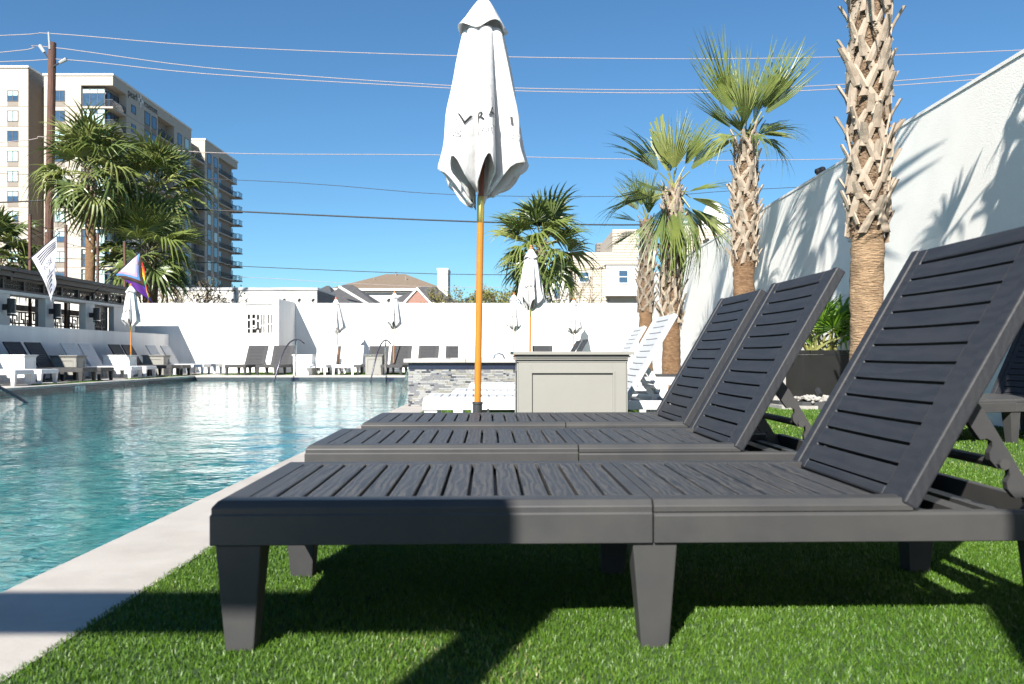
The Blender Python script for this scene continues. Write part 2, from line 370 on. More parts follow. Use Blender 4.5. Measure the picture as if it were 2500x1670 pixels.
parts_ = [(TX0-.012, 2.3, 1.25, 3.6, 260000, .015, .0025), (1.2, 2.3, 1.2, 3.4, 24000, .015, .0025), (TX0-.012, 2.8, 3.6, 6.2, 90000, .019, .004), (2.0, 4.7, 3.0, 6.2, 40000, .019, .004),
          (TX0-.012, 4.7, 6.2, 13, 100000, .022, .008), (TX0-.012, 4.7, 13, 33.3, 60000, .024, .02)]
Vs, Ts, Cs, off = [], [], [], 0
for q in parts_:
    v, t, c = blades(*q); Vs.append(v); Ts.append(t+off); Cs.append(c); off += len(v)
# a few strips of turf let into the far and left decks
for (x0,x1,y0,y1,n) in ((-11.02, -10.84, 10, 17.8, 2500), (-11.02,-10.84,19.2,22.4,1200), (-11.02,-10.84,24.0,30.5,2000), (-13.4,-12.9,18,32.5,3000), (-10.2,-1.3,29.2,33.2,16000)):
    v, t, c = blades(x0,x1,y0,y1,n,.03,.02); Vs.append(v); Ts.append(t+off); Cs.append(c); off += len(v)
gr = link('grass', np_mesh('grass', np.concatenate(Vs), np.concatenate(Ts), grassm, attr=np.concatenate(Cs)))
tag(gr, kind='stuff')

# ------------------------------------------------------------------ walls
def spot(x, y, z, parent_label, rz=0):
    t = empty('flood_light', (x,y,z), rz); tag(t, parent_label, 'spotlight', 'small black floodlights on top of the white walls')
    MB().tube([(0,0,0),(0,0,.07)], .015, 6).build('bracket', blackm, t)
    MB().lathe([(.02,-.08),(.05,-.06),(.055,.06),(.04,.09),(0,.09)], 10).build('lamp_head', blackm, t).rotation_euler = (math.radians(70),0,.6)
    t.children[-1].location = (0,0,.12)
    MB().tube([(0,.0,.0),(.1,0,.10),(.18,0,.02)], .006, 5).build('cable', blackm, t)
    return t
bw = empty('boundary_wall', (4.8,16,0)); tag(bw, 'tall white stucco wall rising along the right side behind the palms', 'wall')
b = MB(); b.prism([(wallx(-3)-4.8,-19),(wallx(-3)-4.8+.25,-19),(wallx(33.4)-4.8+.25,17.4),(wallx(33.4)-4.8,17.4)], -.05, 3.46)
b.build('wall_panel', stucco, bw)
b = MB(); b.prism([(wallx(-3)-4.8-.012,-19),(wallx(-3)-4.8+.262,-19),(wallx(33.4)-4.8+.262,17.4),(wallx(33.4)-4.8-.012,17.4)], 3.463, 3.50)
b.build('wall_cap', stucco2, bw)
fw = empty('garden_wall', (-4,33.4,0)); tag(fw, 'long low white wall closing the far end of the pool yard', 'wall')
b = MB()
NX0, NX1, NZ0, NZ1 = -10.55, -9.35, 1.50, 2.62
b.box(-11.2,NX0+4, 0,.25,-.05,2.70); b.box(NX1+4,9.02,0,.25,-.05,2.70); b.box(NX0+4,NX1+4,0,.25,-.05,NZ0)
b.build('wall_panel', stucco2, fw)
MB().box(-11.21,9.02,-.012,.262,2.703,2.74).build('wall_cap', stucco2, fw)
b = MB(); b.box(-4.81,-4.58,-2.35,-.013,-.05,2.76); b.build('wall_fin', stucco2, fw)
# lattice opening in the far wall
lx0, lx1 = NX0+4.06, NX1+3.96
MB().box(NX0+4,NX1+4,.20,.24,NZ0,2.70).build('niche_back', darkm, fw)
b = MB(); b.box(lx0-.06,lx1+.04,.06,.12,2.30,2.70); b.box(lx0-.06,lx0,.06,.12,1.5,2.30); b.box(lx1,lx1+.04,.06,.12,1.5,2.30); b.box(lx0,lx1,.06,.12,1.5,1.56)
b.build('lattice_frame', trimw, fw)
for (a,c,z0,z1) in ((.10,.17,1.56,2.3),(.28,.34,1.75,2.3),(.34,.40,1.56,1.68),(.42,.47,1.75,2.3),(.52,.57,1.56,2.3),(.62,.74,1.56,2.3),(.79,.83,1.56,2.3),(.88,.91,1.56,2.3),(.95,.98,1.56,2.3)):
    MB().box(lx0+a*1.1,lx0+c*1.1,.05,.11,z0,z1).build('slat', trimw, fw)
for (a,c,z0,z1) in ((.0,.10,2.05,2.11),(.17,.28,1.80,1.86),(.17,.28,2.08,2.14),(.34,.42,2.02,2.08),(.0,.3,1.72,1.75),(.47,.62,1.84,1.87),(.74,1.0,1.90,1.93)):
    MB().box(lx0+a*1.1,lx0+c*1.1,.045,.10,z0,z1).build('slat', trimw, fw)
for x,lab in ((-13.35,'small black floodlight on far wall cap, by the pavilion corner'),(-12.5,'small black floodlight on far wall cap, right of the pavilion corner'),(-11.1,'small black floodlight on far wall cap, left of the lattice opening'),
              (-9.05,'small black floodlight on far wall, just left of the projecting fin'),(-8.45,'small black floodlight on far wall, just right of the projecting fin'),(-7.9,'small black floodlight on far wall between fin and first far parasol'),
              (-4.9,'small black floodlight on far wall below the tan hipped roof'),(-2.5,'small black floodlight on far wall beneath the pale chimney tower'),(-1.8,'small black floodlight on far wall left of the big parasol pole'),(1.5,'small black floodlight on far wall below the rear palm'),(3.8,'small black floodlight on far wall below the beige townhouse')):
    spot(x,33.5,2.74,lab)
spot(wallx(13.4)+.12,13.4,3.50,'black floodlight on the tall right wall, left of the nearest palm',1.2)
spot(wallx(21.7)+.12,21.7,3.50,'black floodlight on the tall right wall, far end beside the palms',1.2)
# low terrace wall on the left
lw = empty('terrace_wall', (-13.6,10,0)); tag(lw, 'low white terrace wall along left deck behind the loungers', 'wall')
MB().box(-.2,.03,-14,23.38,-.05,1.46).build('wall_panel', stucco2, lw)
MB().box(-.205,.036,-14,23.385,1.463,1.50).build('wall_cap', stucco2, lw)

# ------------------------------------------------------------------ pavilion on the terrace
pv = empty('bar_pavilion', (-14.3,26,0)); tag(pv, 'dark roofed open bar pavilion with lattice screens behind terrace wall', 'pavilion')
FX = .2     # front plane local x
for (y0,y1) in ((-14,-9),(-7.6,-7.0),(-5.4,-4.8),(-2.95,-2.3),(-.5,0.0),(1.9,2.5)):
    MB().box(-.02,FX,y0,y1,-.05,2.40).build('pier', offwhite, pv)
MB().box(-.02,FX-.03,3.95,5.6,-.05,2.40).build('pier', offwhite, pv)
MB().box(-.36,FX+.02,-14,5.62,2.403,2.49).build('beam', offwhite, pv)
MB().box(-3.9,FX+.30,-14,5.75,3.02,3.12).build('roof', darkm, pv)
MB().box(FX-.02,FX+.16,-14,5.70,2.88,3.017).build('fascia', darkm, pv)
MB().box(-.02,.10,-14,5.6,2.493,2.56).build('bottom_rail', darkm, pv)
MB().box(-.02,.10,-14,5.6,2.82,2.88).build('top_rail', darkm, pv)
yy = -7.6
while yy < 5.6:
    MB().box(-.03,.12,yy,yy+.07,2.56,2.82).build('post', darkm, pv); yy += 1.02
def lattice(b, w, h, cell, y0=0, z0=0, x=0):
    """interlocking square spirals as bars in the plane x"""
    t = cell*.13; ny_ = max(1, round(w/cell)); nz_ = max(1, round(h/cell)); cy = w/ny_; cz = h/nz_
    for i in range(ny_+1): b.box(x,x+.03,y0+i*cy-t/2,y0+i*cy+t/2,z0,z0+h)
    for j in range(nz_+1): b.box(x+.031,x+.06,y0,y0+w,z0+j*cz-t/2,z0+j*cz+t/2)
    for i in range(ny_):
        for j in range(nz_):
            a, c = y0+i*cy, z0+j*cz
            if (i+j) % 2:
                b.box(x,x+.03,a+cy*.3,a+cy*.3+t,c+cz*.3,c+cz); b.box(x,x+.03,a+cy*.3+t,a+cy*.75,c+cz*.3,c+cz*.3+t); b.box(x,x+.03,a+cy*.65,a+cy*.65+t,c,c+cz*.3)
            else:
                b.box(x,x+.03,a,a+cy*.7,c+cz*.62,c+cz*.62+t); b.box(x,x+.03,a+cy*.6,a+cy*.6+t,c+cz*.2,c+cz*.62); b.box(x,x+.03,a+cy*.25,a+cy*.25+t,c,c+cz*.4)
    return b
b = MB()
for yy in (-6.4,-4.4,-2.4,-.4,1.6,3.6): lattice(b, 1.9, .26, .13, yy, 2.56, .02)
tag(b.build('clerestory_lattice', darkm, pv), kind='stuff')
b = MB()
for yy in np.arange(-5.0, 9.0, 2.0): lattice(b, 1.9, 1.6, .40, yy, .6, -3.1)
tag(b.build('rear_lattice', darkm, pv), kind='stuff')
for yy in np.arange(-5.06, 9, 2.0): MB().box(-3.2,-3.0,yy,yy+.1,-.05,3.02).build('rear_post', darkm, pv)
MB().box(-3.2,-3.0,-5,9.0,2.25,2.45).build('rear_beam', darkm, pv)
# dark door with lattice at the right end
dr = MB().box(-.10,-.04,2.75,3.92,-.05,2.39).build('door', blackm, pv); tag(dr, 'black lattice door at the right end')
lattice(MB(), .8, 1.9, .27, 2.85, .3, -.038).build('door_lattice', darkm, dr)
for i,(yy,lab) in enumerate(((-2.6,'left'),(-.25,'middle'),(2.2,'right'))):
    lt = empty('wall_sconce', (-14.08, 26+yy, 2.02)); tag(lt, f'black cylinder wall light on {lab} visible pier of the bar pavilion', 'wall light', 'cylinder wall lights on the pavilion piers')
    MB().box(-.02,.10,-.07,.07,-.08,.08).build('bracket', blackm, lt)
    MB().lathe([(0,-.24),(.10,-.24),(.11,-.23),(.11,.23),(.10,.24),(0,.24)], 16, c=(.2,0,0)).build('lamp_body', blackm, lt, smooth=False)
    MB().lathe([(.113,-.19),(.113,-.17)], 16, c=(.2,0,0)).build('lamp_ring', steel, lt)
tv = empty('wall_screen', (-14.75, 24.6, 1.9)); tag(tv, 'tilted black television screen inside first pavilion opening', 'screen')
MB().box(-.04,.04,-.45,.45,-.28,.30).build('panel', blackm, tv, bevel=.01); tv.rotation_euler = (0, math.radians(14), .5)
MB().tube([(-.05,0,0),(-.4,0,.5),(-.4,0,.95)], .03, 6).build('mount_arm', blackm, tv)

# ------------------------------------------------------------------ spa with mosaic
sp = empty('raised_spa', (-0.3,11.4,0)); tag(sp, 'raised spa clad in grey mosaic tiles with pale stone rim', 'spa')
SX0, SX1, SD = -1.10, 1.30, 3.4
MB().box(SX0+.012, SX1-.012, .012, SD, -.3, .588).build('core', grout, sp)
b = MB(); rr = random.Random(5)
row = 0; z = .005
while z < .50:
    x = SX0 + rr.uniform(-.1, 0)
    while x < SX1:
        L_ = rr.choice((.03,.05,.07,.09,.12)); x1 = min(x+L_, SX1)
        q = rr.random(); m = 0 if q < .45 else (1 if q < .70 else (2 if q < .84 else 3))
        if x1-max(x,SX0) > .012: b.box(max(x,SX0)+.0012, x1-.0012, -rr.uniform(.001,.006), .012, z+.0012, z+.0205, m)
        x = x1
    z += .0225; row += 1
tag(b.build('mosaic_tiles', mt, sp), kind='stuff')
b = MB()
z = .005
while z < .585:
    y = 0
    while y < SD:
        L_ = rr.choice((.1,.13,.18)); q = rr.random(); m = 0 if q < .45 else (1 if q < .7 else (2 if q < .84 else 3))
        b.box(SX0-rr.uniform(.001,.005), SX0+.012, y+.014, min(y+L_,SD)+.011, z+.0012, z+.0205, m); y += L_
    z += .0225
tag(b.build('side_mosaic', mt, sp), kind='stuff')
for i in range(6):
    L_ = (SX1-SX0)/6; MB().box(SX0+i*L_+.001, SX0+(i+1)*L_-.001, -.006, .012, .503, .588).build('rim_shade_strip', navy, sp)  # dark strip painting the shadow cast by the overhanging rim
for i in range(3):
    L_ = (SX1-SX0+.12)/3; MB().box(SX0-.06+i*L_+.001, SX0-.06+(i+1)*L_-.001, -.06, .40, .591, .645).build('rim_stone', travert, sp, bevel=.008)
MB().box(SX0-.06, SX0+.34, .402, 1.2, .591, .645).build('rim_stone', travert, sp, bevel=.008)
MB().box(SX0-.06, SX0+.34, 2.2, SD, .591, .645).build('rim_stone', travert, sp, bevel=.008)
MB().box(SX1-.34, SX1+.06, .402, SD-.4, .591, .645).build('rim_stone', travert, sp, bevel=.008)
MB().box(SX0+.35, SX1+.06, SD-.397, SD, .591, .645).build('rim_stone', travert, sp, bevel=.008)
MB().add([(SX0,1.2,.60),(SX1-.34,1.2,.60),(SX1-.34,2.2,.60),(SX0,2.2,.60)],[(0,1,2,3)]).build('spa_water', water_m, sp)
MB().tube([(.05,.18,.645),(.07,.18,.70),(.12,.18,.715),(.17,.18,.70),(.2,.18,.645)], .012, 8).build('handle', steel, sp)
# falling sheet of water
V = []; nn = 24
for i in range(nn+1):
    u = i/nn
    for j in range(17):
        yy = 1.2 + .9*j/16; V.append((-1.42-.04-.26*u**.55+.006*math.sin(yy*40+u*9), 11.4+yy*.95, .60 - .76*u))
b = MB(); b.add(V, [(i*17+j,i*17+j+1,(i+1)*17+j+1,(i+1)*17+j) for i in range(nn) for j in range(16)])
wf = b.build('water_sheet', water_m, smooth=True); tag(wf, 'thin clear sheet of water spilling from the spa into the pool', 'waterfall')
# ------------------------------------------------------------------ sun loungers (local x: foot 0 -> head 2.0, y: 0..0.75)
LW = .75
PROF_LIP = [(0,.254),(0,.323),(.003,.3275),(.003,.342),(.016,.357),(.072,.357),(.072,.338),(.03,.338),(.03,.254)]
PROF_TOP = [(.003,.3265),(.003,.342),(.016,.357),(.072,.357),(.072,.338),(.03,.338),(.03,.3265)]
PROF_LOW = [(0,.254),(0,.320),(.005,.326),(.03,.326),(.03,.254)]
BA = math.radians(60); HX, HZ = 1.642, .345
def BP(u, v, n):    # backrest coords: u up the back, v across, n out of its face
    return Vector((HX + u*math.cos(BA) - n*math.sin(BA), v, HZ + u*math.sin(BA) + n*math.cos(BA)))
def bbox(b, u0, u1, v0, v1, n0, n1, m=0):
    vs = [BP(*p) for p in ((u0,v0,n0),(u1,v0,n0),(u1,v1,n0),(u0,v1,n0),(u0,v0,n1),(u1,v0,n1),(u1,v1,n1),(u0,v1,n1))]
    b.add(vs, [(0,3,2,1),(4,5,6,7),(0,1,5,4),(1,2,6,5),(2,3,7,6),(3,0,4,7)], m)
def curved_slat(u0, u1, v0, v1, n0, n1, dip=.003):
    b = MB(); N = 6; vs = []
    for i in range(N+1):
        t = i/N; v = v0+(v1-v0)*t; q = -dip*(1-(2*t-1)**2)
        vs += [BP(u0,v,n0+q), BP(u1,v,n0+q), BP(u1,v,n1+q), BP(u0,v,n1+q)]
    fs = [(0,1,2,3), (N*4+3,N*4+2,N*4+1,N*4)]
    for i in range(N):
        for k in range(4): fs.append((i*4+k, (i+1)*4+k, (i+1)*4+(k+1)%4, i*4+(k+1)%4))
    return b.add(vs, fs)
def leg_mb(x0, y0, flip):
    b = MB(); xa, xb = x0, x0+.107
    if not flip: b.frustum((xa+.022,xb-.019,y0+.006,y0+.066), (xa,xb,y0,y0+.088), 0.0, .2535)
    else: b.frustum((xa+.022,xb-.019,y0-.066,y0-.006), (xa,xb,y0-.088,y0), 0.0, .2535)
    return b
LIB = {}
def lounger_proto(kind, fine):
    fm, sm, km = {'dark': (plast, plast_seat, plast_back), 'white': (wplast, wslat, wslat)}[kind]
    t = empty('sun_lounger')
    bev = .0035 if fine else 0
    b = MB(); b.sweep(PROF_LIP, [(1.0385,LW),(0,LW),(0,0),(1.0385,0)][::1] if False else [(1.0385,0),(0,0),(0,LW),(1.0385,LW)][::-1])
    b.box(1.006,1.0385,.0725,LW-.0725,.335,.357); b.box(.031,1.035,.0305,LW-.0305,.318,.326)
    b.build('front_frame', fm, t, bevel=bev and .002, seg=1)
    b = MB()
    b.sweep(PROF_TOP, [(1.665,LW),(1.0415,LW)]); b.sweep(PROF_TOP, [(1.0415,0),(1.665,0)])
    b.box(1.0415,1.069,.0725,LW-.0725,.335,.357); b.box(1.045,1.61,.0305,LW-.0305,.318,.326); b.box(1.612,1.80,.0305,LW-.0305,.266,.274)
    b.sweep(PROF_LOW, [(1.0415,0),(2.09,0),(2.09,LW),(1.0415,LW)])
    b.build('rear_frame', fm, t, bevel=bev and .002, seg=1)
    b = MB(); b.box(1.72,1.75,.031,LW-.031,.2745,.31); b.box(1.94,1.98,.031,LW-.031,.262,.30); b.box(1.67,2.05,.05,.085,.256,.262); b.box(1.67,2.05,LW-.085,LW-.05,.256,.262)
    b.build('cross_rail', fm, t)
    # seat slats
    if fine:
        me = None
        xs = [.0745+.0665*i for i in range(14)] + [1.0735+.0665*i for i in range(8)]
        for x in xs:
            if me is None:
                me = MB().box(0,.0575,.0725,LW-.0725,.338,.3565).mesh('seat_slat', sm)
            o = link('seat_slat', me, t); o.location.x = x + (.0)
            add_bevel(o, .0022, 1)
    else:
        b = MB()
        for x in [.0745+.0665*i for i in range(14)] + [1.0735+.0665*i for i in range(8)]: b.box(x,x+.0575,.0725,LW-.0725,.338,.3565)
        tag(b.build('seat_slats', sm, t), kind='stuff')
    # backrest
    b = MB()
    bbox(b, 0,.80, 0,.045, -.036,.005); bbox(b, 0,.80, LW-.045,LW, -.036,.005)
    bbox(b, 0,.80, .0455,.13, -.028,-.001); bbox(b, 0,.80, LW-.095,LW-.0455, -.028,-.001)
    bbox(b, .748,.80, .1305,LW-.0955, -.028,-.0012); bbox(b, 0,.03, .1305,LW-.0955, -.028,-.0012)
    b.build('backrest_frame', km, t, bevel=bev and .006)
    us = [.0345+.0595*i for i in range(12)]
    if fine:
        for i,u in enumerate(us):
            key = (kind, i)
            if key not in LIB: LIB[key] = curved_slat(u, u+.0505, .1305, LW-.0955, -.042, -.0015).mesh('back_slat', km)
            link('back_slat', LIB[key], t)
    else:
        b = MB()
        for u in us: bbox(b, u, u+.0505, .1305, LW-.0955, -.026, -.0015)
        tag(b.build('back_slats', km, t), kind='stuff')
    for x0 in (.010, .992, 1.972):
        leg_mb(x0, .010, False).build('leg', fm, t, bevel=bev)
        leg_mb(x0, LW-.010, True).build('leg', fm, t, bevel=bev)
    # notched prop arms behind the backrest
    A, B2 = Vector((1.835,.585)), Vector((2.03,.262))
    dr_ = (B2-A).normalized(); nr = -Vector((-dr_.y, dr_.x)); Ln = (B2-A).length
    prof = [(0,.028),(.08,.022)]; 
    for k in range(3):
        s0 = .10+.085*k; prof += [(s0,.020),(s0+.006,.004),(s0+.018,-.003),(s0+.030,.003),(s0+.040,.018),(s0+.056,.025)]
    prof += [(Ln,.022),(Ln,-.026),(.05,-.026),(0,-.02)]
    poly = [tuple(A + dr_*a + nr*c) for a,c in prof]
    for y0 in (.075, LW-.095):
        b = MB(); b.prism(poly, y0, y0+.020, 'y'); b.build('prop_arm', fm, t)
    b = MB(); q = A + dr_*.17; b.tube([(q.x,.06,q.y-.01),(q.x,LW-.06,q.y-.01)], .014, 8)
    b.box(1.80,1.85,.031,LW-.031,.275,.318)
    b.build('prop_rod', fm, t)
    return t
PROTO = {}
def lounger(kind, fine, x, y, rz, label, group):
    k = (kind, fine)
    if k not in PROTO: o = PROTO[k] = lounger_proto(kind, fine)
    else: o = dup(PROTO[k])
    o.location = (x, y, 0); o.rotation_euler = (0, 0, rz)
    return tag(o, label, 'sun lounger', group)
YAW = math.radians(1.6)
G1 = 'sun loungers on the turf facing the pool'
lounger('dark', True, -.705, 1.965, YAW, 'charcoal slatted lounger nearest the viewer, filling lower right', G1)
lounger('dark', True, -.785, 3.19, YAW, 'charcoal slatted lounger in the middle of the three front dark ones', G1)
lounger('dark', True, -.765, 4.26, YAW, 'charcoal slatted lounger farthest of the three, in front of grey box', G1)
lounger('white', True, -.72, 6.80, YAW, 'white slatted lounger right behind the grey box and big parasol', G1)
lounger('white', True, -.57, 7.92, YAW, 'white slatted lounger squeezed beside another white one behind grey box', G1)
lounger('white', True, -.50, 9.75, YAW, 'white slatted lounger nearest the raised spa, back tilted up alone', G1)
lounger('dark', True, -.42, 18.2, YAW, 'charcoal lounger beyond spa, front one of a dark pair', G1)
lounger('dark', False, -.46, 19.6, YAW, 'charcoal lounger beyond spa, rear one of a dark pair', G1)
rr_ = math.radians(48)
lounger('dark', True, 2.96, 6.23, math.radians(20), 'charcoal lounger by the tall right wall, cut by right edge', 'loungers set along the right wall')
lounger('dark', False, 2.35, 14.2, math.radians(10), 'charcoal lounger behind the third palm, only its back edge showing', 'loungers set along the right wall')
lounger('white', False, 1.20, 12.4, math.radians(0), 'low white lounger seat at the foot of the two rear palms', 'loungers set along the right wall')
# left row, heads to the terrace wall (x from foot to head runs towards -X)
GL = 'loungers along the low terrace wall'
for kind, yc, dx, lab in (
    ('white',19.05,0,'white lounger at left picture edge, nearest of the terrace row'), ('white',20.1,0,'second white lounger from left edge, head out of frame'),
    ('dark',22.0,0,'charcoal lounger beside the left white box, nearer of its pair'), ('dark',22.95,0,'charcoal lounger just left of the grey box by terrace wall'),
    ('white',24.75,0,'white lounger just right of the grey box by terrace wall'), ('white',25.75,0,'white lounger left of the terrace parasol, behind its white twin'),
    ('dark',27.65,0,'charcoal lounger directly behind the terrace parasol pole'), ('dark',28.55,0,'charcoal lounger right of the terrace parasol pole'),
    ('white',30.2,.1,'white lounger before last at far corner of terrace wall'), ('white',31.45,.1,'white lounger last in the terrace row, against far corner')):
    lounger(kind, False, -11.0+dx, yc+LW/2, PI, lab, GL)
# far row, heads to the far wall
GF = 'loungers along the far white wall'
for kind, fx, fy, rz, lab in (
    ('dark',-9.5,28.9,-.10,'charcoal lounger under the lattice opening of the far wall'), ('dark',-8.42,28.9,-.03,'charcoal lounger in front of the projecting wall fin'),
    ('dark',-7.0,30.7,.0,'charcoal lounger mostly hidden behind far white box'),
    ('white',-6.75,28.9,0,'white lounger right of the far white box'), ('white',-5.80,28.9,0,'white lounger left of the far grey box'),
    ('dark',-5.1,30.4,.0,'charcoal lounger hidden behind the far grey box'),
    ('dark',-4.15,29.0,-.05,'charcoal lounger right of far grey box and second handrail'), ('dark',-3.15,29.0,-.05,'charcoal lounger just left of the spa rim, by far wall'),
    ('dark',-2.15,30.2,.0,'charcoal lounger whose back shows above left end of the spa'),
    ('white',-1.6,29.2,0,'white lounger above the spa, left of the big orange pole'), ('white',-.5,29.2,0,'white lounger above the spa, right of the big orange pole'),
    ('dark',1.13,29.4,0,'charcoal lounger back showing just above grey box, by far wall')):
    lounger(kind, False, fx+LW/2, fy, PI/2+rz, lab, GF)

# ------------------------------------------------------------------ panelled boxes between the loungers
def cabinet(mat, x, y, w, dp, h, rz, label, group=None):
    t = empty('storage_box', (x,y,0), rz); tag(t, label, 'storage box', group)
    x0, x1, y0, y1 = -w/2, w/2, 0, dp
    MB().box(x0,x1,y0,y1,0.0,h-.075).build('body', mat, t, bevel=.004)
    b = MB()
    for (e, z0, z1) in ((.013,h-.0745,h-.058),(.028,h-.0575,h-.050),(.030,h-.0435,h-.030),(.052,h-.0225,h)):
        b.box(x0-e,x1+e,y0-e,y1+e,z0,z1)
    b.box(x0-.012,x1+.012,y0-.012,y1+.012,h-.050,h-.0435); b.box(x0-.02,x1+.02,y0-.02,y1+.02,h-.030,h-.0225)
    b.build('cornice_top', mat, t, bevel=.003)
    def panel(P):    # raised stiles and moulding on one face; P maps (across 0..1 metres, depth out, z)
        pass
    for face in ('front', 'left', 'right', 'back'):
        L_ = w if face in ('front','back') else dp
        b = MB(); e = .004; pw = .095 if L_ > .6 else .07
        def bx(a0,a1,z0,z1,o0,o1):
            if face == 'front': b.box(x0+a0,x0+a1,y0-o1,y0-o0,z0,z1)
            elif face == 'back': b.box(x0+a0,x0+a1,y1+o0,y1+o1,z0,z1)
            elif face == 'left': b.box(x0-o1,x0-o0,y0+a0,y0+a1,z0,z1)
            else: b.box(x1+o0,x1+o1,y0+a0,y0+a1,z0,z1)
        zt = h-.076; o = .011
        bx(0.001,pw,.001,zt,.0002,o); bx(L_-pw,L_-.001,.001,zt,.0002,o); bx(pw+.0005,L_-pw-.0005,zt-.075,zt,.0002,o); bx(pw+.0005,L_-pw-.0005,.001,.10,.0002,o)
        k = .014
        bx(pw-k,pw,.10-k,zt-.075+k,o+.0003,o+.006); bx(L_-pw,L_-pw+k,.10-k,zt-.075+k,o+.0003,o+.006); bx(pw+.0003,L_-pw-.0003,zt-.075,zt-.075+k,o+.0003,o+.006)
        b.build('panel_frame', mat, t)
    return t
cabinet(greybox, .425, 5.95, .76, .50, .722, .015, 'large grey panelled box in front of the white loungers')
GB = 'panelled boxes between the loungers'
cabinet(whitebox, -12.4, 20.75, .80, .50, .70, 0, 'white panelled box at left edge beside the charcoal loungers', GB)
cabinet(greybox, -12.55, 23.6, .72, .50, .68, 0, 'grey panelled box between charcoal and white loungers at terrace wall', GB)
cabinet(whitebox, -12.4, 26.45, .80, .50, .69, 0, 'white panelled box beside the orange pole of terrace parasol', GB)
cabinet(greybox, -12.5, 29.4, .72, .50, .69, 0, 'grey panelled box farthest along the terrace wall', GB)
cabinet(whitebox, -7.25, 29.2, .62, .60, .70, .0, 'white panelled box behind the left curved handrail', GB)
cabinet(greybox, -4.80, 29.3, .56, .55, .70, .0, 'grey panelled box behind the right curved handrail', GB)

# ------------------------------------------------------------------ parasols, furled
def text_mesh(s, size, ext=0.0, space=1.0):
    cu = bpy.data.curves.new('t', 'FONT'); cu.body = s; cu.size = size; cu.extrude = ext; cu.space_character = space
    cu.align_x = 'CENTER'; cu.align_y = 'CENTER'; cu.resolution_u = 3
    o = bpy.data.objects.new('t', cu); col.objects.link(o); dg = bpy.context.evaluated_depsgraph_get(); dg.update()
    me = bpy.data.meshes.new_from_object(o.evaluated_get(dg)); bpy.data.objects.remove(o)
    V = [v.co.copy() for v in me.vertices]; F_ = [tuple(p.vertices) for p in me.polygons]
    return V, F_
def canopy_fn(seed, h):
    r = random.Random(seed); n = 8
    la = [r.uniform(.86,1.12) for _ in range(n)]; sh = [r.uniform(-.10,.10) for _ in range(n)]; dl = [r.uniform(-.03,.05) for _ in range(n)]
    f1, f2 = r.uniform(0,6), r.uniform(0,6)
    th0 = r.uniform(0, .3)
    def lobe(th):
        a = (th-th0)/(2*PI/n); k = int(math.floor(a+.5)) % n; f = a+.5-math.floor(a+.5)-.5   # -.5 .. .5
        return k, f
    def rad(th, t):      # t 0 top .. 1 hem
        k, f = lobe(th); f = max(-.5, min(.5, f + sh[k]*t*(.25-f*f)*2))
        R = (.130 + (.322-.130)*t**.92)*(1+(la[k]-1)*min(1,t*1.5))
        q = 1-abs(2*f)**(2.1-.5*t)
        vr = .86 - .52*min(1, t*1.6) - .20*max(0, t-.6)/.4
        wr = 1 + .03*math.sin(9*t+f1+3*th)*t + 0.018*t*math.sin(24*th+4*math.sin(3*t+f2)) + .022*math.sin(17*t*(1+.2*math.sin(th))+f2+5*th)*t
        return R*(vr + (1-vr)*q)*wr
    def hem(th):
        k, f = lobe(th); q = 1-abs(2*f)**1.3
        return dl[k] - .25*(1-q) - .022*math.sin(7*th+f1) - .02*math.sin(19*th+f2)
    return rad, hem
def th0_of(seed):
    r = random.Random(seed); [r.random() for _ in range(26)]; return r.uniform(0, .3)
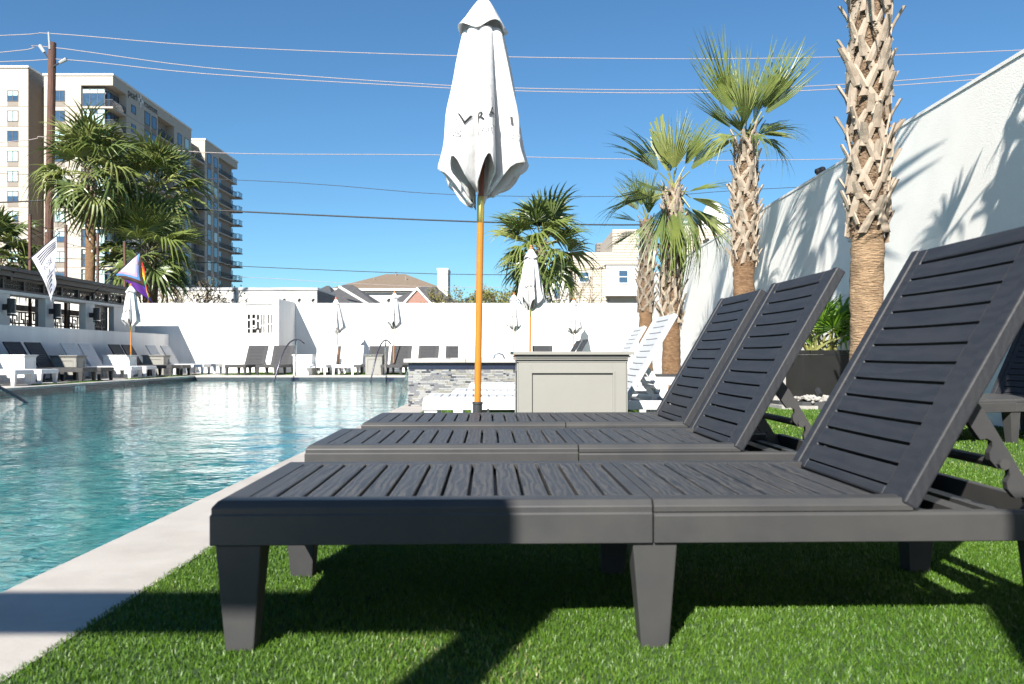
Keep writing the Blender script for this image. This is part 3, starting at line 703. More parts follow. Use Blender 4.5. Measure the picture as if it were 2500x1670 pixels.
def parasol(x, y, H, label, seed=1, lean=(0,0), text=True, fine=True, face=None, tz=1.0):
    t = empty('parasol', (x,y,0)); tag(t, label, 'parasol', 'furled white parasols'); t.rotation_euler = (lean[0], lean[1], 0)
    zt = H-.22; zb = H-1.08     # vent line and rib tips
    h = zt-zb; rad, hem = canopy_fn(seed, h); nth, nt_ = (128, 26) if fine else (64, 12)
    vs = []
    for i in range(nt_+1):
        u = i/nt_
        for k in range(nth):
            th = 2*PI*k/nth; r = rad(th, u); zz = zt - u*(h - hem(th))
            vs.append((r*math.cos(th), r*math.sin(th), zz))
    fs = [(i*nth+k, (i+1)*nth+k, (i+1)*nth+(k+1)%nth, i*nth+(k+1)%nth) for i in range(nt_) for k in range(nth)]
    b = MB(); b.add(vs, fs); cn = b.build('canopy', canvas, t, smooth=True)
    so = cn.modifiers.new('thick', 'SOLIDIFY'); so.thickness = .003; so.offset = -1
    # vent cap with a flared, scalloped hem
    vs = []; prof = [(.030,H-.012),(.048,H-.03),(.085,H-.085),(.122,H-.15),(.158,H-.205)]
    for j,(r,z) in enumerate(prof):
        for k in range(nth):
            th = 2*PI*k/nth; s = .5+.5*math.cos(4*th+seed); u = j/(len(prof)-1)
            rr2 = r*(1+(s-.5)*.20*u); vs.append((rr2*math.cos(th), rr2*math.sin(th), z + u*u*(.05*s - .035) + u*.008*math.sin(3*th)))
    fs = [(i*nth+k, (i+1)*nth+k, (i+1)*nth+(k+1)%nth, i*nth+(k+1)%nth) for i in range(len(prof)-1) for k in range(nth)]
    b = MB(); b.add(vs, fs); vc = b.build('vent_cap', canvas, t, smooth=True)
    so = vc.modifiers.new('thick', 'SOLIDIFY'); so.thickness = .004; so.offset = -1
    MB().lathe([(0,H+.075),(.012,H+.07),(.02,H+.055),(.022,H+.045),(.012,H+.03),(.014,H+.026),(.038,H+.018),(.045,H+.004),(.040,H-.012),(.02,H-.02)], 16).build('finial', woodf, t, smooth=True)
    MB().lathe([(.0195,zb-.18),(.0195,H-.02)], 14).build('upper_pole', woodd, t, smooth=True)
    MB().lathe([(.0205,zb-.18),(.0225,zb-.185),(.0225,zb-.345),(.0205,zb-.35)], 14).build('brass_sleeve', brass, t, smooth=True)
    MB().lathe([(.0215,.05),(.0215,zb-.348)], 16).build('lower_pole', woodp, t, smooth=True)
    # eight ribs inside the folds, tips showing under the hem
    b = MB()
    for k in range(8):
        a = 2*PI*k/8+.2; b.tube([(.03*math.cos(a),.03*math.sin(a),zt),(.10*math.cos(a),.10*math.sin(a),zb-.02)], .006, 5)
    b.build('ribs', woodd, t)
    bs = MB(); bs.lathe([(0,0.004),(.24,0.004),(.24,.045),(.20,.06),(.06,.07),(0,.07)], 28); bs.build('base_plate', blackp, t)
    bs = MB(); bs.lathe([(.030,.07),(.030,.385),(.034,.387),(.034,.40),(.0225,.402)], 20); bs.build('base_tube', blackp, t, smooth=False)
    kb = MB(); kb.tube([(.03,0,.335),(.065,0,.335)], .004, 6); kb.tube([(.062,0,.335),(.074,0,.335)], .024, 10); kb.build('clamp_knob', blackm, t)
    if text:
        th_c = face if face is not None else math.atan2(-y, -x)     # side shown to the pool
        def wrap(items, mat, name):
            b = MB()
            for s_, size, th1, zz, sp_ in items:
                V, F_ = text_mesh(s_, size, 0, sp_); out = []
                for v in V:
                    z = zz + v.y; th = th1
                    u = min(1, max(0, (zt-z)/(h-hem(th1)))); r0 = max(.08, rad(th1, u)); th = th1 + v.x/r0
                    u = min(1, max(0, (zt-z)/(h-hem(th)))); r = rad(th, u) + .012
                    out.append((r*math.cos(th), r*math.sin(th), z))
                b.add(out, F_)
            tag(b.build(name, mat, cn), kind='stuff' if 'small' in name else None)
        q = zb; c0 = th0_of(seed) + PI/4*round((th_c-th0_of(seed))/(PI/4))
        wrap([('A', .088, c0-.88, q+.24, 1), ('V', .088, c0-.62, q+.25, 1), ('R', .088, c0-.20, q+.26, 1), ('A', .088, c0+.08, q+.275, 1), ('I', .08, c0+.62, q+.25, 1)], ink, 'lettering')
        wrap([('R', .058, c0-.92, q+.165, 1), ('O', .058, c0-.80, q+.162, 1), ('S', .058, c0-.68, q+.158, 1), ('E', .056, c0-.25, q+.17, 1), ('A', .056, c0-.11, q+.172, 1), ('R', .056, c0+.0, q+.174, 1), ('T', .056, c0+.11, q+.176, 1), ('O', .052, c0+.66, q+.155, 1), ('S', .052, c0+.78, q+.15, 1)], inkg, 'small_lettering')
        b = MB()
        for thc in (c0-.78, c0+.02):
            for k in range(26):     # wreath emblem drawn with short strokes
                a0 = 2*PI*k/26; 
                pts = []
                for (rr3, aa) in ((.040,a0),(.047+.006*(k%3),a0+.10),(.044,a0+.16)):
                    dx, dz = rr3*math.cos(aa)*.8, rr3*math.sin(aa); z = q+.43+dz
                    u = (zt-z)/(h-hem(thc)); th = thc + dx/max(.1, rad(thc,u)); r = rad(th,u)+.012
                    pts.append((r*math.cos(th), r*math.sin(th), z))
                b.add(pts, [(0,1,2)])
        b.build('wreath_emblem', inkg, cn)
    return t
parasol(-.225, 5.36, 2.965, 'tall furled white parasol on thick orange pole in the foreground', 4, (0,math.radians(.9)))
parasol(.37, 17.7, 2.93, 'furled white parasol behind grey box, in front of rear palm', 9, (0,math.radians(.6)))
parasol(-12.15, 26.9, 2.90, 'furled white parasol beside terrace wall under the rainbow flag', 12, fine=False)
parasol(-6.45, 31.4, 2.78, 'furled white parasol at far wall, leaning, first right of the fin', 15, (0,math.radians(-2.2)), fine=False)
parasol(-4.30, 30.6, 2.95, 'furled white parasol at far wall by the right curved handrail', 18, (0,math.radians(.8)), fine=False)
parasol(.07, 30.2, 2.86, 'furled white parasol at far wall half hidden by a nearer parasol', 21, fine=False)
parasol(2.33, 31.9, 2.78, 'furled white parasol at far wall beneath the beige townhouse', 24, fine=False)

# ------------------------------------------------------------------ pool handrails
def smooth_path(pts, n=6):
    P = [Vector(p) for p in pts]; out = []
    for i in range(len(P)-1):
        p0, p1, p2, p3 = P[max(0,i-1)], P[i], P[i+1], P[min(len(P)-1,i+2)]
        for k in range(n):
            u = k/n; out.append(.5*((2*p1)+(p2-p0)*u+(2*p0-5*p1+4*p2-p3)*u*u+(3*p1-p0-3*p2+p3)*u*u*u))
    out.append(P[-1]); return out
def handrail(base, lab, arc, post, r=.024):
    t = empty('handrail', base); tag(t, lab, 'handrail', 'curved steel pool handrails')
    o = Vector(base)
    MB().tube([p-o for p in smooth_path(arc)], r, 10).build('curved_rail', bluest if True else steel, t, smooth=True)
    MB().tube([Vector(p)-o for p in post], r, 10).build('post', steel, t, smooth=True)
    MB().lathe([(r,.0),(.06,.0),(.06,.02),(r,.025)], 14, c=tuple(Vector(post[-1])-o)).build('flange', steel, t)
handrail((-7.2,28.2,0), 'curved steel handrail in front of the projecting wall fin', [(-7.66,26.3,-.9),(-7.56,26.8,-.16),(-7.42,27.15,.62),(-7.28,27.45,1.04),(-7.14,27.75,1.19),(-7.02,28.0,1.17),(-6.93,28.15,1.07)], [(-7.12,27.85,1.16),(-7.2,28.1,.9),(-7.23,28.2,.0)])
handrail((-4.2,28.2,0), 'curved steel handrail in front of the far grey box', [(-4.62,26.3,-.9),(-4.50,26.8,-.16),(-4.37,27.15,.62),(-4.26,27.45,1.04),(-4.17,27.75,1.18),(-4.11,28.0,1.16),(-4.04,28.15,1.06)], [(-4.16,27.85,1.15),(-4.22,28.1,.9),(-4.24,28.2,.0)])
handrail((-10.7,13.2,0), 'steel handrail rising from the water at left picture edge', [(-8.15,15.3,-.8),(-8.56,14.9,-.16),(-9.15,14.2,.42),(-9.7,13.7,.85),(-10.2,13.4,1.0),(-10.6,13.2,.92),(-10.7,13.1,.8)], [(-10.3,13.35,1.0),(-10.55,13.2,.7),(-10.62,13.2,0)], .026)
# depth marker tile
dm = empty('depth_marker', (PX0, 20.4, -.125)); tag(dm, 'pale depth tile with dark characters 4 FT on left pool wall', 'depth marker')
MB().box(.002,.010,-.25,.25,-.07,.07).build('tile', tilew, dm)
V,F_ = text_mesh('4 FT', .13); b = MB(); b.add([(0.012, v.x*1.6, v.y) for v in V], F_); b.build('lettering', ink, dm)
# ------------------------------------------------------------------ palms
def fan_leaf(seed, nseg=30, spread=150, L=.95, pet=.55, droop=.35, fold=.35, cut=None, fused=.42):
    """costapalmate fan: stalk along +X, blade beyond it; every segment folded along its middle"""
    r = random.Random(seed); b = MB()
    sp = [(0,0,0),(pet*.5,0,.03),(pet,0,.0)]
    b.tube(sp, [.022,.014,.010], 5, 1)
    hub = Vector((pet,0,0))
    for i in range(nseg):
        f = (i+.5)/nseg*2-1; a = math.radians(spread)*f
        Ls = L*(1-.30*abs(f)**1.5)*r.uniform(.90,1.05)
        wa = math.radians(spread)*2/nseg*.5
        dirv = Vector((math.cos(a), math.sin(a), fold*abs(math.sin(a))*.8 + .05)).normalized(); side = Vector((-math.sin(a), math.cos(a), 0))
        dz = droop*r.choice((.5,.8,1.0,1.3,1.9)); tw = r.uniform(-.18,.18); vs = []
        sts = [.05, fused, fused+.45*(1-fused), fused+.78*(1-fused), 1.0]
        if cut: sts = [.05, .3, .55, .72, .80]
        for j, u in enumerate(sts):
            p = hub + dirv*(Ls*u) + side*(tw*Ls*max(0,u-fused)**1.5)
            p.z -= dz*Ls*max(0, u-.34)**1.9*2.2
            if not cut and j == 4: p.z -= dz*.06
            wdt = math.tan(wa)*Ls*u if u <= fused+.001 else math.tan(wa)*Ls*fused*max(0.02, (1-(u-fused)/(1-fused))**.75)
            if cut: wdt = math.tan(wa)*Ls*min(u, .62)
            rz_ = (.55 if j < 2 else .25)*wdt
            vs += [p - side*wdt + Vector((0,0,-rz_)), p + Vector((0,0,rz_)), p + side*wdt + Vector((0,0,-rz_))]
        n = len(sts)
        fs = []
        for j in range(n-1):
            for k in range(2): fs.append((j*3+k, (j+1)*3+k, (j+1)*3+k+1, j*3+k+1))
        b.add(vs, fs, 0)
    return b
LEAFLIB = {}
def leaf_mesh(kind, i):
    k = (kind, i)
    if k not in LEAFLIB:
        mats = {'sabal': [leaf1,leaf2,leaf3][i % 3], 'tied': [leaf1,leaf3,leaf2][i % 3], 'cut': leaf2, 'bright': leaf4}[kind]
        a = {'sabal': dict(nseg=22, spread=112+8*(i % 3), L=.98, pet=.75, droop=.26+.30*(i % 2), fold=.35+.25*(i % 3), fused=.45),
             'tied': dict(nseg=14, spread=20+8*(i % 3), L=1.25, pet=.40, droop=.10+.30*(i % 2), fold=.6, fused=.40),
             'cut': dict(nseg=16, spread=19, L=1.0, pet=.30, droop=.02, fold=.2, cut=True),
             'bright': dict(nseg=14, spread=105+12*(i % 3), L=.42, pet=.42, droop=.25, fold=.4)}[kind]
        LEAFLIB[k] = fan_leaf(100+i, **a).mesh('frond', [mats, stalk_m])
    return LEAFLIB[k]
def boot_mesh(seed, h=.33, w_=.12, out=.105):
    """split leaf base: two legs joining into an outward stub with a cut end (x across, y out, z up)"""
    r = random.Random(seed); b = MB(); t = .016
    def strap(P, Wd, T):
        vs = []
        for (x,y,z), wd, th in zip(P, Wd, T):
            vs += [(x-wd,y,z),(x+wd,y,z),(x+wd*.85,y+th,z+.004),(x,y+th*1.5,z+.006),(x-wd*.85,y+th,z+.004)]
        n = len(P); fs = [tuple(range(5)), tuple(reversed(range((n-1)*5, n*5)))]
        for i in range(n-1):
            for k in range(5): fs.append((i*5+k, (i+1)*5+k, (i+1)*5+(k+1)%5, i*5+(k+1)%5))
        b.add(vs, fs)
    sk = r.uniform(-.04,.04)
    for s in (-1, 1):
        strap([(s*w_,-.014,-.03),(s*w_*.60+sk*.3,.010,h*.30),(s*w_*.22+sk*.7,.026,h*.60)], [.046,.044,.036], [t,t,t])
    strap([(sk*.6,.022,h*.46),(sk,.046,h*.68),(sk*1.3,.078,h*.88),(sk*1.6,out,h*1.06)], [.046,.043,.038,.032], [t*1.1,t*1.2,t*1.3,t*1.3])
    return b
BOOTS = {}
def place(o, loc, M3):
    o.matrix_basis = Matrix.Translation(Vector(loc)) @ M3.to_4x4()
def palm(x, y, label, z_smooth, z_boot, r0, r1, crown, lean=(0,0), boots=True, bsc=1.0, grey=False, group='cabbage palms along the right wall', name='palm_tree', bark=None, rings=26):
    """trunk bare to z_smooth, leaf bases up to z_boot, then fronds"""
    t = empty(name, (x,y,0)); tag(t, label, 'palm tree', group); r = random.Random(int(x*100+y*10)+5)
    def ax(z): return Vector((lean[0]*z + .02*math.sin(z*1.1+x), lean[1]*z, z))
    n = 22; N = max(8, int(z_smooth/.045)); vs = []
    for i in range(N+1):
        z = -.05 + (z_smooth+.05)*i/N; c = ax(z); rr2 = r0 + (r1-r0)*z/z_smooth*.5 + .05*math.exp(-max(0,z)/.25)
        for k in range(n):
            a = 2*PI*k/n; q = rr2*(1+.030*((i % 3)-1)*.6 + r.uniform(-.04,.04) + .03*math.sin(z*9+3*a)); vs.append((c.x+q*math.cos(a), c.y+q*math.sin(a), z+r.uniform(-.01,.01)))
    fs = [(i*n+k,i*n+(k+1)%n,(i+1)*n+(k+1)%n,(i+1)*n+k) for i in range(N) for k in range(n)]
    b = MB(); b.add(vs, fs); b.build('trunk', bark or trunk_m, t, smooth=True)
    N = max(6, int((z_boot-z_smooth)/.06)); vs = []
    for i in range(N+1):
        z = z_smooth-.03+(z_boot-z_smooth+.03)*i/N; c = ax(z); u = i/N; rr2 = (r0+(r1-r0)*.5)*(.98-.12*u)*(1-.35*max(0,u-.85)/.15)
        for k in range(n):
            a = 2*PI*k/n; q = rr2*(1+r.uniform(-.06,.06)); vs.append((c.x+q*math.cos(a), c.y+q*math.sin(a), z))
    fs = [(i*n+k,i*n+(k+1)%n,(i+1)*n+(k+1)%n,(i+1)*n+k) for i in range(N) for k in range(n)]
    b = MB(); b.add(vs, fs); b.build('fibre_sheath', fibre_m, t, smooth=True)
    if boots:
        rk = r0+(r1-r0)*.5; dz_ = .040*bsc; z = z_smooth-.10; j = 0
        while z < z_boot-.05:
            a = math.radians(j*137.5+r.uniform(-10,10)); i = r.randrange(6); key = (i, grey)
            if key not in BOOTS: BOOTS[key] = boot_mesh(i).mesh('leaf_base', boot_g if grey else boot_m)
            u = (z-z_smooth)/(z_boot-z_smooth); c = ax(z+r.uniform(-.02,.02)); q = rk*(.99-.12*max(0,u))
            o = link('leaf_base', BOOTS[key], t); sz = bsc*r.uniform(.85,1.15)*(1-.25*max(0,u-.7)/.3)
            M3 = Matrix.Rotation(a-PI/2, 3, 'Z') @ Matrix.Rotation(r.uniform(-.25,.25), 3, 'Y') @ Matrix.Diagonal(Vector((1,r.uniform(.8,1.3),r.uniform(.85,1.15)))*sz)
            place(o, (c.x+q*math.cos(a), c.y+q*math.sin(a), c.z), M3)
            z += dz_; j += 1
        # loose fibre strands
        b = MB(); ns = int(750*(z_boot-z_smooth))
        for _ in range(ns):
            z = r.uniform(z_smooth-.1, z_boot); a = r.uniform(0, 6.28); c = ax(z); q = rk*r.uniform(.99,1.16); p = Vector((c.x+q*math.cos(a), c.y+q*math.sin(a), z))
            tg = Vector((-math.sin(a), math.cos(a), r.uniform(-.5,.5)))*r.uniform(.03,.085)*r.choice((-1,1)); nn = Vector((math.cos(a),math.sin(a),0))
            wv = Vector((0,0,.0022)); b.add([p-wv, p+wv, p+tg*.6+nn*r.uniform(.0,.02)+wv, p+tg+nn*r.uniform(-.01,.02)], [(0,1,2),(0,2,3)])
        tag(b.build('fibre_strands', strand_m, t), kind='stuff')
    c = ax(z_boot)
    for kind, i, az, el, sc, roll, dz in crown:
        o = link('frond', leaf_mesh(kind, i), t)
        M3 = Matrix.Rotation(math.radians(az), 3, 'Z') @ Matrix.Rotation(-math.radians(el), 3, 'Y') @ Matrix.Rotation(math.radians(roll), 3, 'X') @ Matrix.Diagonal(Vector((1,1,1))*sc)
        place(o, (c.x, c.y, c.z+dz), M3)
    return t
def ball_crown(seed, n, sc=1.0, lo=-55, hi=85, kind='sabal'):
    r = random.Random(seed); out = []
    for i in range(n):
        u = i/(n-1); el = hi+(lo-hi)*u**.85; az = (i*137.5+r.uniform(-18,18)) % 360
        out.append((kind, r.randrange(6), az, el+r.uniform(-8,8), sc*r.uniform(.85,1.1), r.uniform(-25,25), -.25*u*sc))
    return out
# crown of freshly planted palms: few fronds, mostly upright (az 180 = left, 0 = right, 270 = towards the viewer)
c2 = [('tied',0,180,72,1.2,85,.0),('tied',3,180,64,1.12,75,.0),('tied',0,172,86,1.0,60,.0),('tied',3,0,60,1.28,85,.0),('tied',0,4,52,1.2,95,.0),('tied',0,350,68,1.1,70,0),('tied',2,270,80,.8,0,0),('tied',5,90,75,.95,20,0),
      ('tied',1,300,55,.75,20,-.05),('tied',4,250,50,.7,-10,-.05),('tied',3,30,35,.75,40,-.1),('tied',0,200,36,.8,30,-.05),('tied',2,330,-15,.62,10,.1),('tied',5,210,-20,.62,-20,.1),('tied',1,280,-25,.6,0,.1),('tied',5,350,-35,.66,0,.15),('tied',2,190,-40,.6,0,.15),('tied',4,240,10,.7,0,.0),('tied',1,320,5,.7,0,.0)]
palm(3.72, 13.5, 'palm with two upright green fans and grey criss-cross leaf bases', 2.20, 4.15, .165, .165, c2, bsc=.95, group='cabbage palms along the right wall')
c3 = [('cut',0,180,78,1.35,90,.0),('cut',3,170,72,1.1,60,.0),('tied',3,0,62,1.2,80,0),('tied',0,340,80,1.0,60,0),('tied',1,185,48,1.05,40,0),('tied',2,270,65,.9,0,0),('tied',5,100,60,1.0,0,0),('tied',0,300,-5,1.1,20,-.1),
      ('tied',3,5,46,1.2,70,0),('tied',4,235,-5,1.1,-10,-.1),('tied',1,195,-12,1.15,30,-.1),('tied',2,320,-45,1.3,0,-.05),('tied',5,350,-48,1.2,10,-.05),('tied',0,260,-58,1.35,10,-.05),('tied',1,290,-70,1.4,0,.1),('tied',4,225,-62,1.35,0,.1),('tied',3,340,-70,1.25,20,.1),('tied',2,10,-25,1.0,10,0),('tied',5,0,-66,1.2,0,.1)]
palm(3.13, 16.5, 'palm with drooping grey green fronds and one clipped upright fan', 1.35, 3.95, .175, .165, c3, bsc=1.0)
c4 = [('tied',0,195,80,.85,80,0),('tied',1,150,70,.9,60,0),('tied',3,220,60,.85,60,0),('tied',4,300,75,.8,20,0),('tied',2,185,50,.85,40,-.05),('tied',5,20,75,.8,70,0),('tied',1,270,40,.75,0,-.1),('tied',0,205,5,.8,20,-.1),('tied',3,240,-25,.75,0,-.15),('tied',4,180,-30,.8,30,-.15),('tied',2,320,10,.75,0,-.1)]
palm(3.42, 21.5, 'shorter palm at far left of the wall row, spiky light green top', 1.85, 4.15, .17, .16, c4, bsc=.95, grey=True)
c1 = ball_crown(31, 8, 1.0, -10, 80)
palm(3.56, 8.4, 'nearest thick palm trunk with pale crossed leaf bases, crown cut off', 1.93, 6.1, .165, .145, c1, lean=(-.006,0), bsc=1.0, bark=trunk_p)
palm(3.85, 5.5, 'palm outside the right edge whose crown shades the wall', 1.9, 4.4, .18, .17, ball_crown(33, 5, .85, -5, 40), bsc=1.15, bark=trunk_p)
GP = 'cabbage palms behind the pavilion and far wall'
palm(-17.0, 34, 'tall palm by the utility pole, slender bare trunk behind flag', 7.0, 8.2, .20, .17, ball_crown(41, 36, 1.5, -60, 88), lean=(0,0), group=GP, rings=10)
palm(-15.9, 37.4, 'palm with wide crown in front of the apartment tower side', 7.2, 8.1, .19, .17, ball_crown(42, 38, 1.65, -60, 88), group=GP)
palm(-15.3, 35.4, 'lower palm behind the rainbow flag, shaggy brown base', 3.4, 5.2, .20, .19, ball_crown(43, 36, 1.5, -55, 85), group=GP, grey=True)
palm(-20.2, 33, 'low palm cut by left picture edge behind pavilion roof', 3.2, 4.7, .2, .18, ball_crown(44, 32, 1.35, -50, 85), group=GP)
palm(1.28, 37, 'round headed palm behind far wall and the middle parasol', 4.3, 5.6, .18, .17, ball_crown(45, 36, 1.6, -60, 85), group=GP, grey=True)

# ------------------------------------------------------------------ planter, pebbles
pl = empty('fan_plant', (4.22, 11.55, 0)); tag(pl, 'bright green fan palm plant in the square black planter', 'plant')
r = random.Random(9)
for i in range(26):
    o = link('frond', leaf_mesh('bright', i % 6), pl); el = r.uniform(15,85); az = r.uniform(0,360)
    M3 = Matrix.Rotation(math.radians(az), 3, 'Z') @ Matrix.Rotation(-math.radians(el), 3, 'Y') @ Matrix.Rotation(math.radians(r.uniform(-30,30)), 3, 'X') @ Matrix.Diagonal(Vector((1,1,1))*r.uniform(.85,1.25))
    place(o, (r.uniform(-.15,.15), r.uniform(-.15,.15), .74), M3)
pt = empty('planter_box', (4.22, 11.55, 0)); tag(pt, 'square black planter standing on pebbles against the right wall', 'planter')
b = MB(); b.box(-.36,.36,-.35,.35,0,.70); b.build('box', planter, pt, bevel=.006)
b = MB(); b.box(-.37,.37,-.36,-.30,.702,.76); b.box(-.37,.37,.30,.36,.702,.76); b.box(-.37,-.31,-.299,.299,.702,.76); b.box(.31,.37,-.299,.299,.702,.76); b.build('rim', planter, pt, bevel=.004)
MB().box(-.30,.30,-.29,.29,.702,.735).build('soil', asphalt, pt)
ed = empty('bed_edging', (4.2,12,0)); tag(ed, 'dark curved edging strip around the pebble bed', 'edging')
pts = [(3.66-4.2+.0, 10.75-12, 0),(3.50-4.2, 11.2-12, 0),(3.5-4.2, 14-12, 0),(3.5-4.2, 30-12, 0)]
b = MB(); P_ = [(-.1-.35+.9*math.cos(a)*.9, -1.35+.55*math.sin(a)) for a in [PI+PI/2*k/6*1.0 for k in range(7)]]
outer = [(-.80,18)]+[(-.80,-.6),(-.72,-1.0),(-.5,-1.25),(-.1,-1.36),(.5,-1.38)]
b.sweep([(0,0),(0,.10),(.02,.10),(.02,0)], outer); b.build('strip', steel_e, ed)
pm = [MB() for _ in range(4)]
def rock(seed):
    r = random.Random(seed); b = MB(); ico = []
    ph = (1+5**.5)/2
    V = [(-1,ph,0),(1,ph,0),(-1,-ph,0),(1,-ph,0),(0,-1,ph),(0,1,ph),(0,-1,-ph),(0,1,-ph),(ph,0,-1),(ph,0,1),(-ph,0,-1),(-ph,0,1)]
    F_ = [(0,11,5),(0,5,1),(0,1,7),(0,7,10),(0,10,11),(1,5,9),(5,11,4),(11,10,2),(10,7,6),(7,1,8),(3,9,4),(3,4,2),(3,2,6),(3,6,8),(3,8,9),(4,9,5),(2,4,11),(6,2,10),(8,6,7),(9,8,1)]
    return [(v[0]*r.uniform(.35,.62),v[1]*r.uniform(.35,.62),v[2]*r.uniform(.25,.45)) for v in V], F_
b = MB(); r = random.Random(4)
rocks = [rock(i) for i in range(5)]
for _ in range(2600):
    yy = r.uniform(10.7, 15.5); xx = r.uniform(3.45, 4.72); 
    if yy < 11.0 and xx < 3.75: continue
    s = r.uniform(.018,.036); V,F_ = rocks[r.randrange(5)]; a = r.uniform(0,6.28); ca, sa = math.cos(a), math.sin(a)
    zz = .06 + .09*math.exp(-((xx-4.0)**2*3+(yy-11.0)**2*6)) + r.uniform(-.015,.012)
    b.add([(xx+s*(v[0]*ca-v[1]*sa), yy+s*(v[0]*sa+v[1]*ca), zz+s*v[2]) for v in V], F_)
tag(b.build('pebbles', pebble), kind='stuff')
b = MB(); b.box(3.42,4.72,10.7,30,.001,.05); tag(b.build('pebble_bed', pebble), kind='structure')
gl = empty('garden_light', (3.95,10.85,.08)); tag(gl, 'small black garden spotlight standing in the pebble bed', 'garden light')
MB().tube([(0,0,0),(0,0,.10)],.01,6).build('stake', blackm, gl); MB().tube([(0,-.04,.10),(0,.05,.17)],.035,10).build('lamp_head', blackm, gl)
cc = empty('concrete_block', (4.22,10.66,.0)); tag(cc, 'short grey concrete block in the pebbles in front of planter', 'block')
MB().lathe([(.13,0),(.13,.20),(.11,.22),(0,.22)],14).build('cap', conc, cc)

# ------------------------------------------------------------------ flags
def flag(base, tip, label, rows, cols, shape, mats, pick, extra=None):
    t = empty('flag', base); tag(t, label, 'flag'); o = Vector(base)
    MB().tube([(0,0,0), Vector(tip)-o], .016, 8).build('staff', blackm, t)
    MB().box(-.06,.06,-.05,.05,-.10,.06).build('bracket', blackm, t)
    P = [[shape(j/rows, i/cols)-o for i in range(cols+1)] for j in range(rows+1)]
    b = MB(); b.add([p for row in P for p in row], []); n = cols+1
    for j in range(rows):
        for i in range(cols):
            b.f.append((j*n+i, j*n+i+1, (j+1)*n+i+1, (j+1)*n+i)); b.mi.append(pick((j+.5)/rows, (i+.5)/cols))
    b.build('cloth', mats, t, smooth=True)
    return t, shape
wcloth = flagmat('white_flag_cloth', (.74,.73,.80)); fl = [flagmat('flag_'+n, c) for n, c in (('white',(.78,.78,.80)),('rose',(.72,.34,.40)),('blue',(.10,.27,.58)),('brown',(.085,.035,.022)),('black',(.02,.02,.02)),('red',(.5,.03,.03)),('orange',(.70,.24,.01)),('yellow',(.75,.55,.03)),('green',(.01,.30,.10)),('indigo',(.03,.05,.33)),('violet',(.10,.02,.24)))]
def lerp(a, b, u): return a+(b-a)*u
# white club flag: hoist runs along the slanting staff, cloth hangs down
sA, sB = Vector((-14.05,23.6,2.9)), Vector((-12.50,23.3,4.06))
def f1(v, u):       # v along the staff (0 low .. 1 high), u away from it
    hp = lerp(lerp(sA,sB,.44), lerp(sA,sB,.94), v)
    q = Vector((.74*u, -.10*math.sin(5*u+3*v)*u, -.10*u)) if False else Vector((0,0,0))
    dn = Vector((.60*u*(1-v*.95) - .06*v*u, .10*math.sin(7*v+4*u)*u, -1.12*u*(1-.05*v) + .30*u*u*(v-.5)))
    return hp+dn
t1, _ = flag(sA, sB, 'white flag with black stripes and lettering on slanted black staff', 14, 18, f1, [wcloth, ink], lambda v,u: 0)
def on_flag(pts2, mat, parent, name, base, fn, off=.008):
    b = MB()
    for poly in pts2:
        vs = []
        for (v,u) in poly:
            p = fn(v,u); vs.append(p - Vector(base) + Vector((.0,-off,0)))
        b.add(vs, [tuple(range(len(vs)))])
    b.build(name, mat, parent)
cl = [c for c in t1.children if c.name.startswith('cloth')][0]
st = []
def bar(v0,u0,v1,u1,w_): 
    dv, du = v1-v0, u1-u0; L_ = math.hypot(dv,du); nv, nu = -du/L_*w_/2, dv/L_*w_/2
    n = 5
    for k in range(n):
        a, c = k/n, (k+1)/n
        st.append([(v0+dv*a+nv,u0+du*a+nu),(v0+dv*c+nv,u0+du*c+nu),(v0+dv*c-nv,u0+du*c-nu),(v0+dv*a-nv,u0+du*a-nu)])
for k in range(4): bar(.16,.10+.06*k,.62,.10+.055*k,.028); bar(.62,.10+.055*k,.97,.13+.05*k,.028)
for k in range(4): bar(.06+.03*k,.74+.06*k,.55-.08*k,.74+.06*k,.030)
bar(.13,.28,.10,.66,.02); bar(.10,.66,.75,.70,.02)
on_flag(st, ink, cl, 'stripes', sA, f1)
for s_, size, v0, u0 in (('ROSE', .17, .48, .46), ('CLUB', .10, .40, .62)):
    V, F_ = text_mesh(s_, size); b = MB()
    b.add([f1(min(1,max(0,v0+v.x*1.1)), min(1,u0-v.y*1.1)) - sA + Vector((0,-.010,0)) for v in V], F_); b.build('lettering', ink, cl)
# rainbow flag with chevrons
tA, tB = Vector((-14.05,28.0,2.6)), Vector((-12.10,27.5,4.06))
def f2(v, u):      # v 0 low end of hoist .. 1 top, u 0 hoist .. 1 fly
    hp = lerp(lerp(tA,tB,.50), lerp(tA,tB,.97), v)
    dn = Vector((1.32*u*(1-v*.70) - .05*u, .16*math.sin(8*u+5*v)*u, -.98*u*(.72+.42*v) - .30*u*u + .02))
    return hp+dn
def pick2(v, u):
    c = u + abs(v-.5)*.95      # chevrons from the hoist
    for k, lim in enumerate((.34,.44,.54,.64,.72)):
        if c < lim: return k
    for k, lim in enumerate((.40,.58,.72,.84,.93)):      # lower stripes hang open, upper ones are folded away
        if v < lim: return 10-k
    return 5
flag(tA, tB, 'rainbow flag with chevrons on slanted black staff above terrace parasol', 36, 40, f2, fl, pick2)

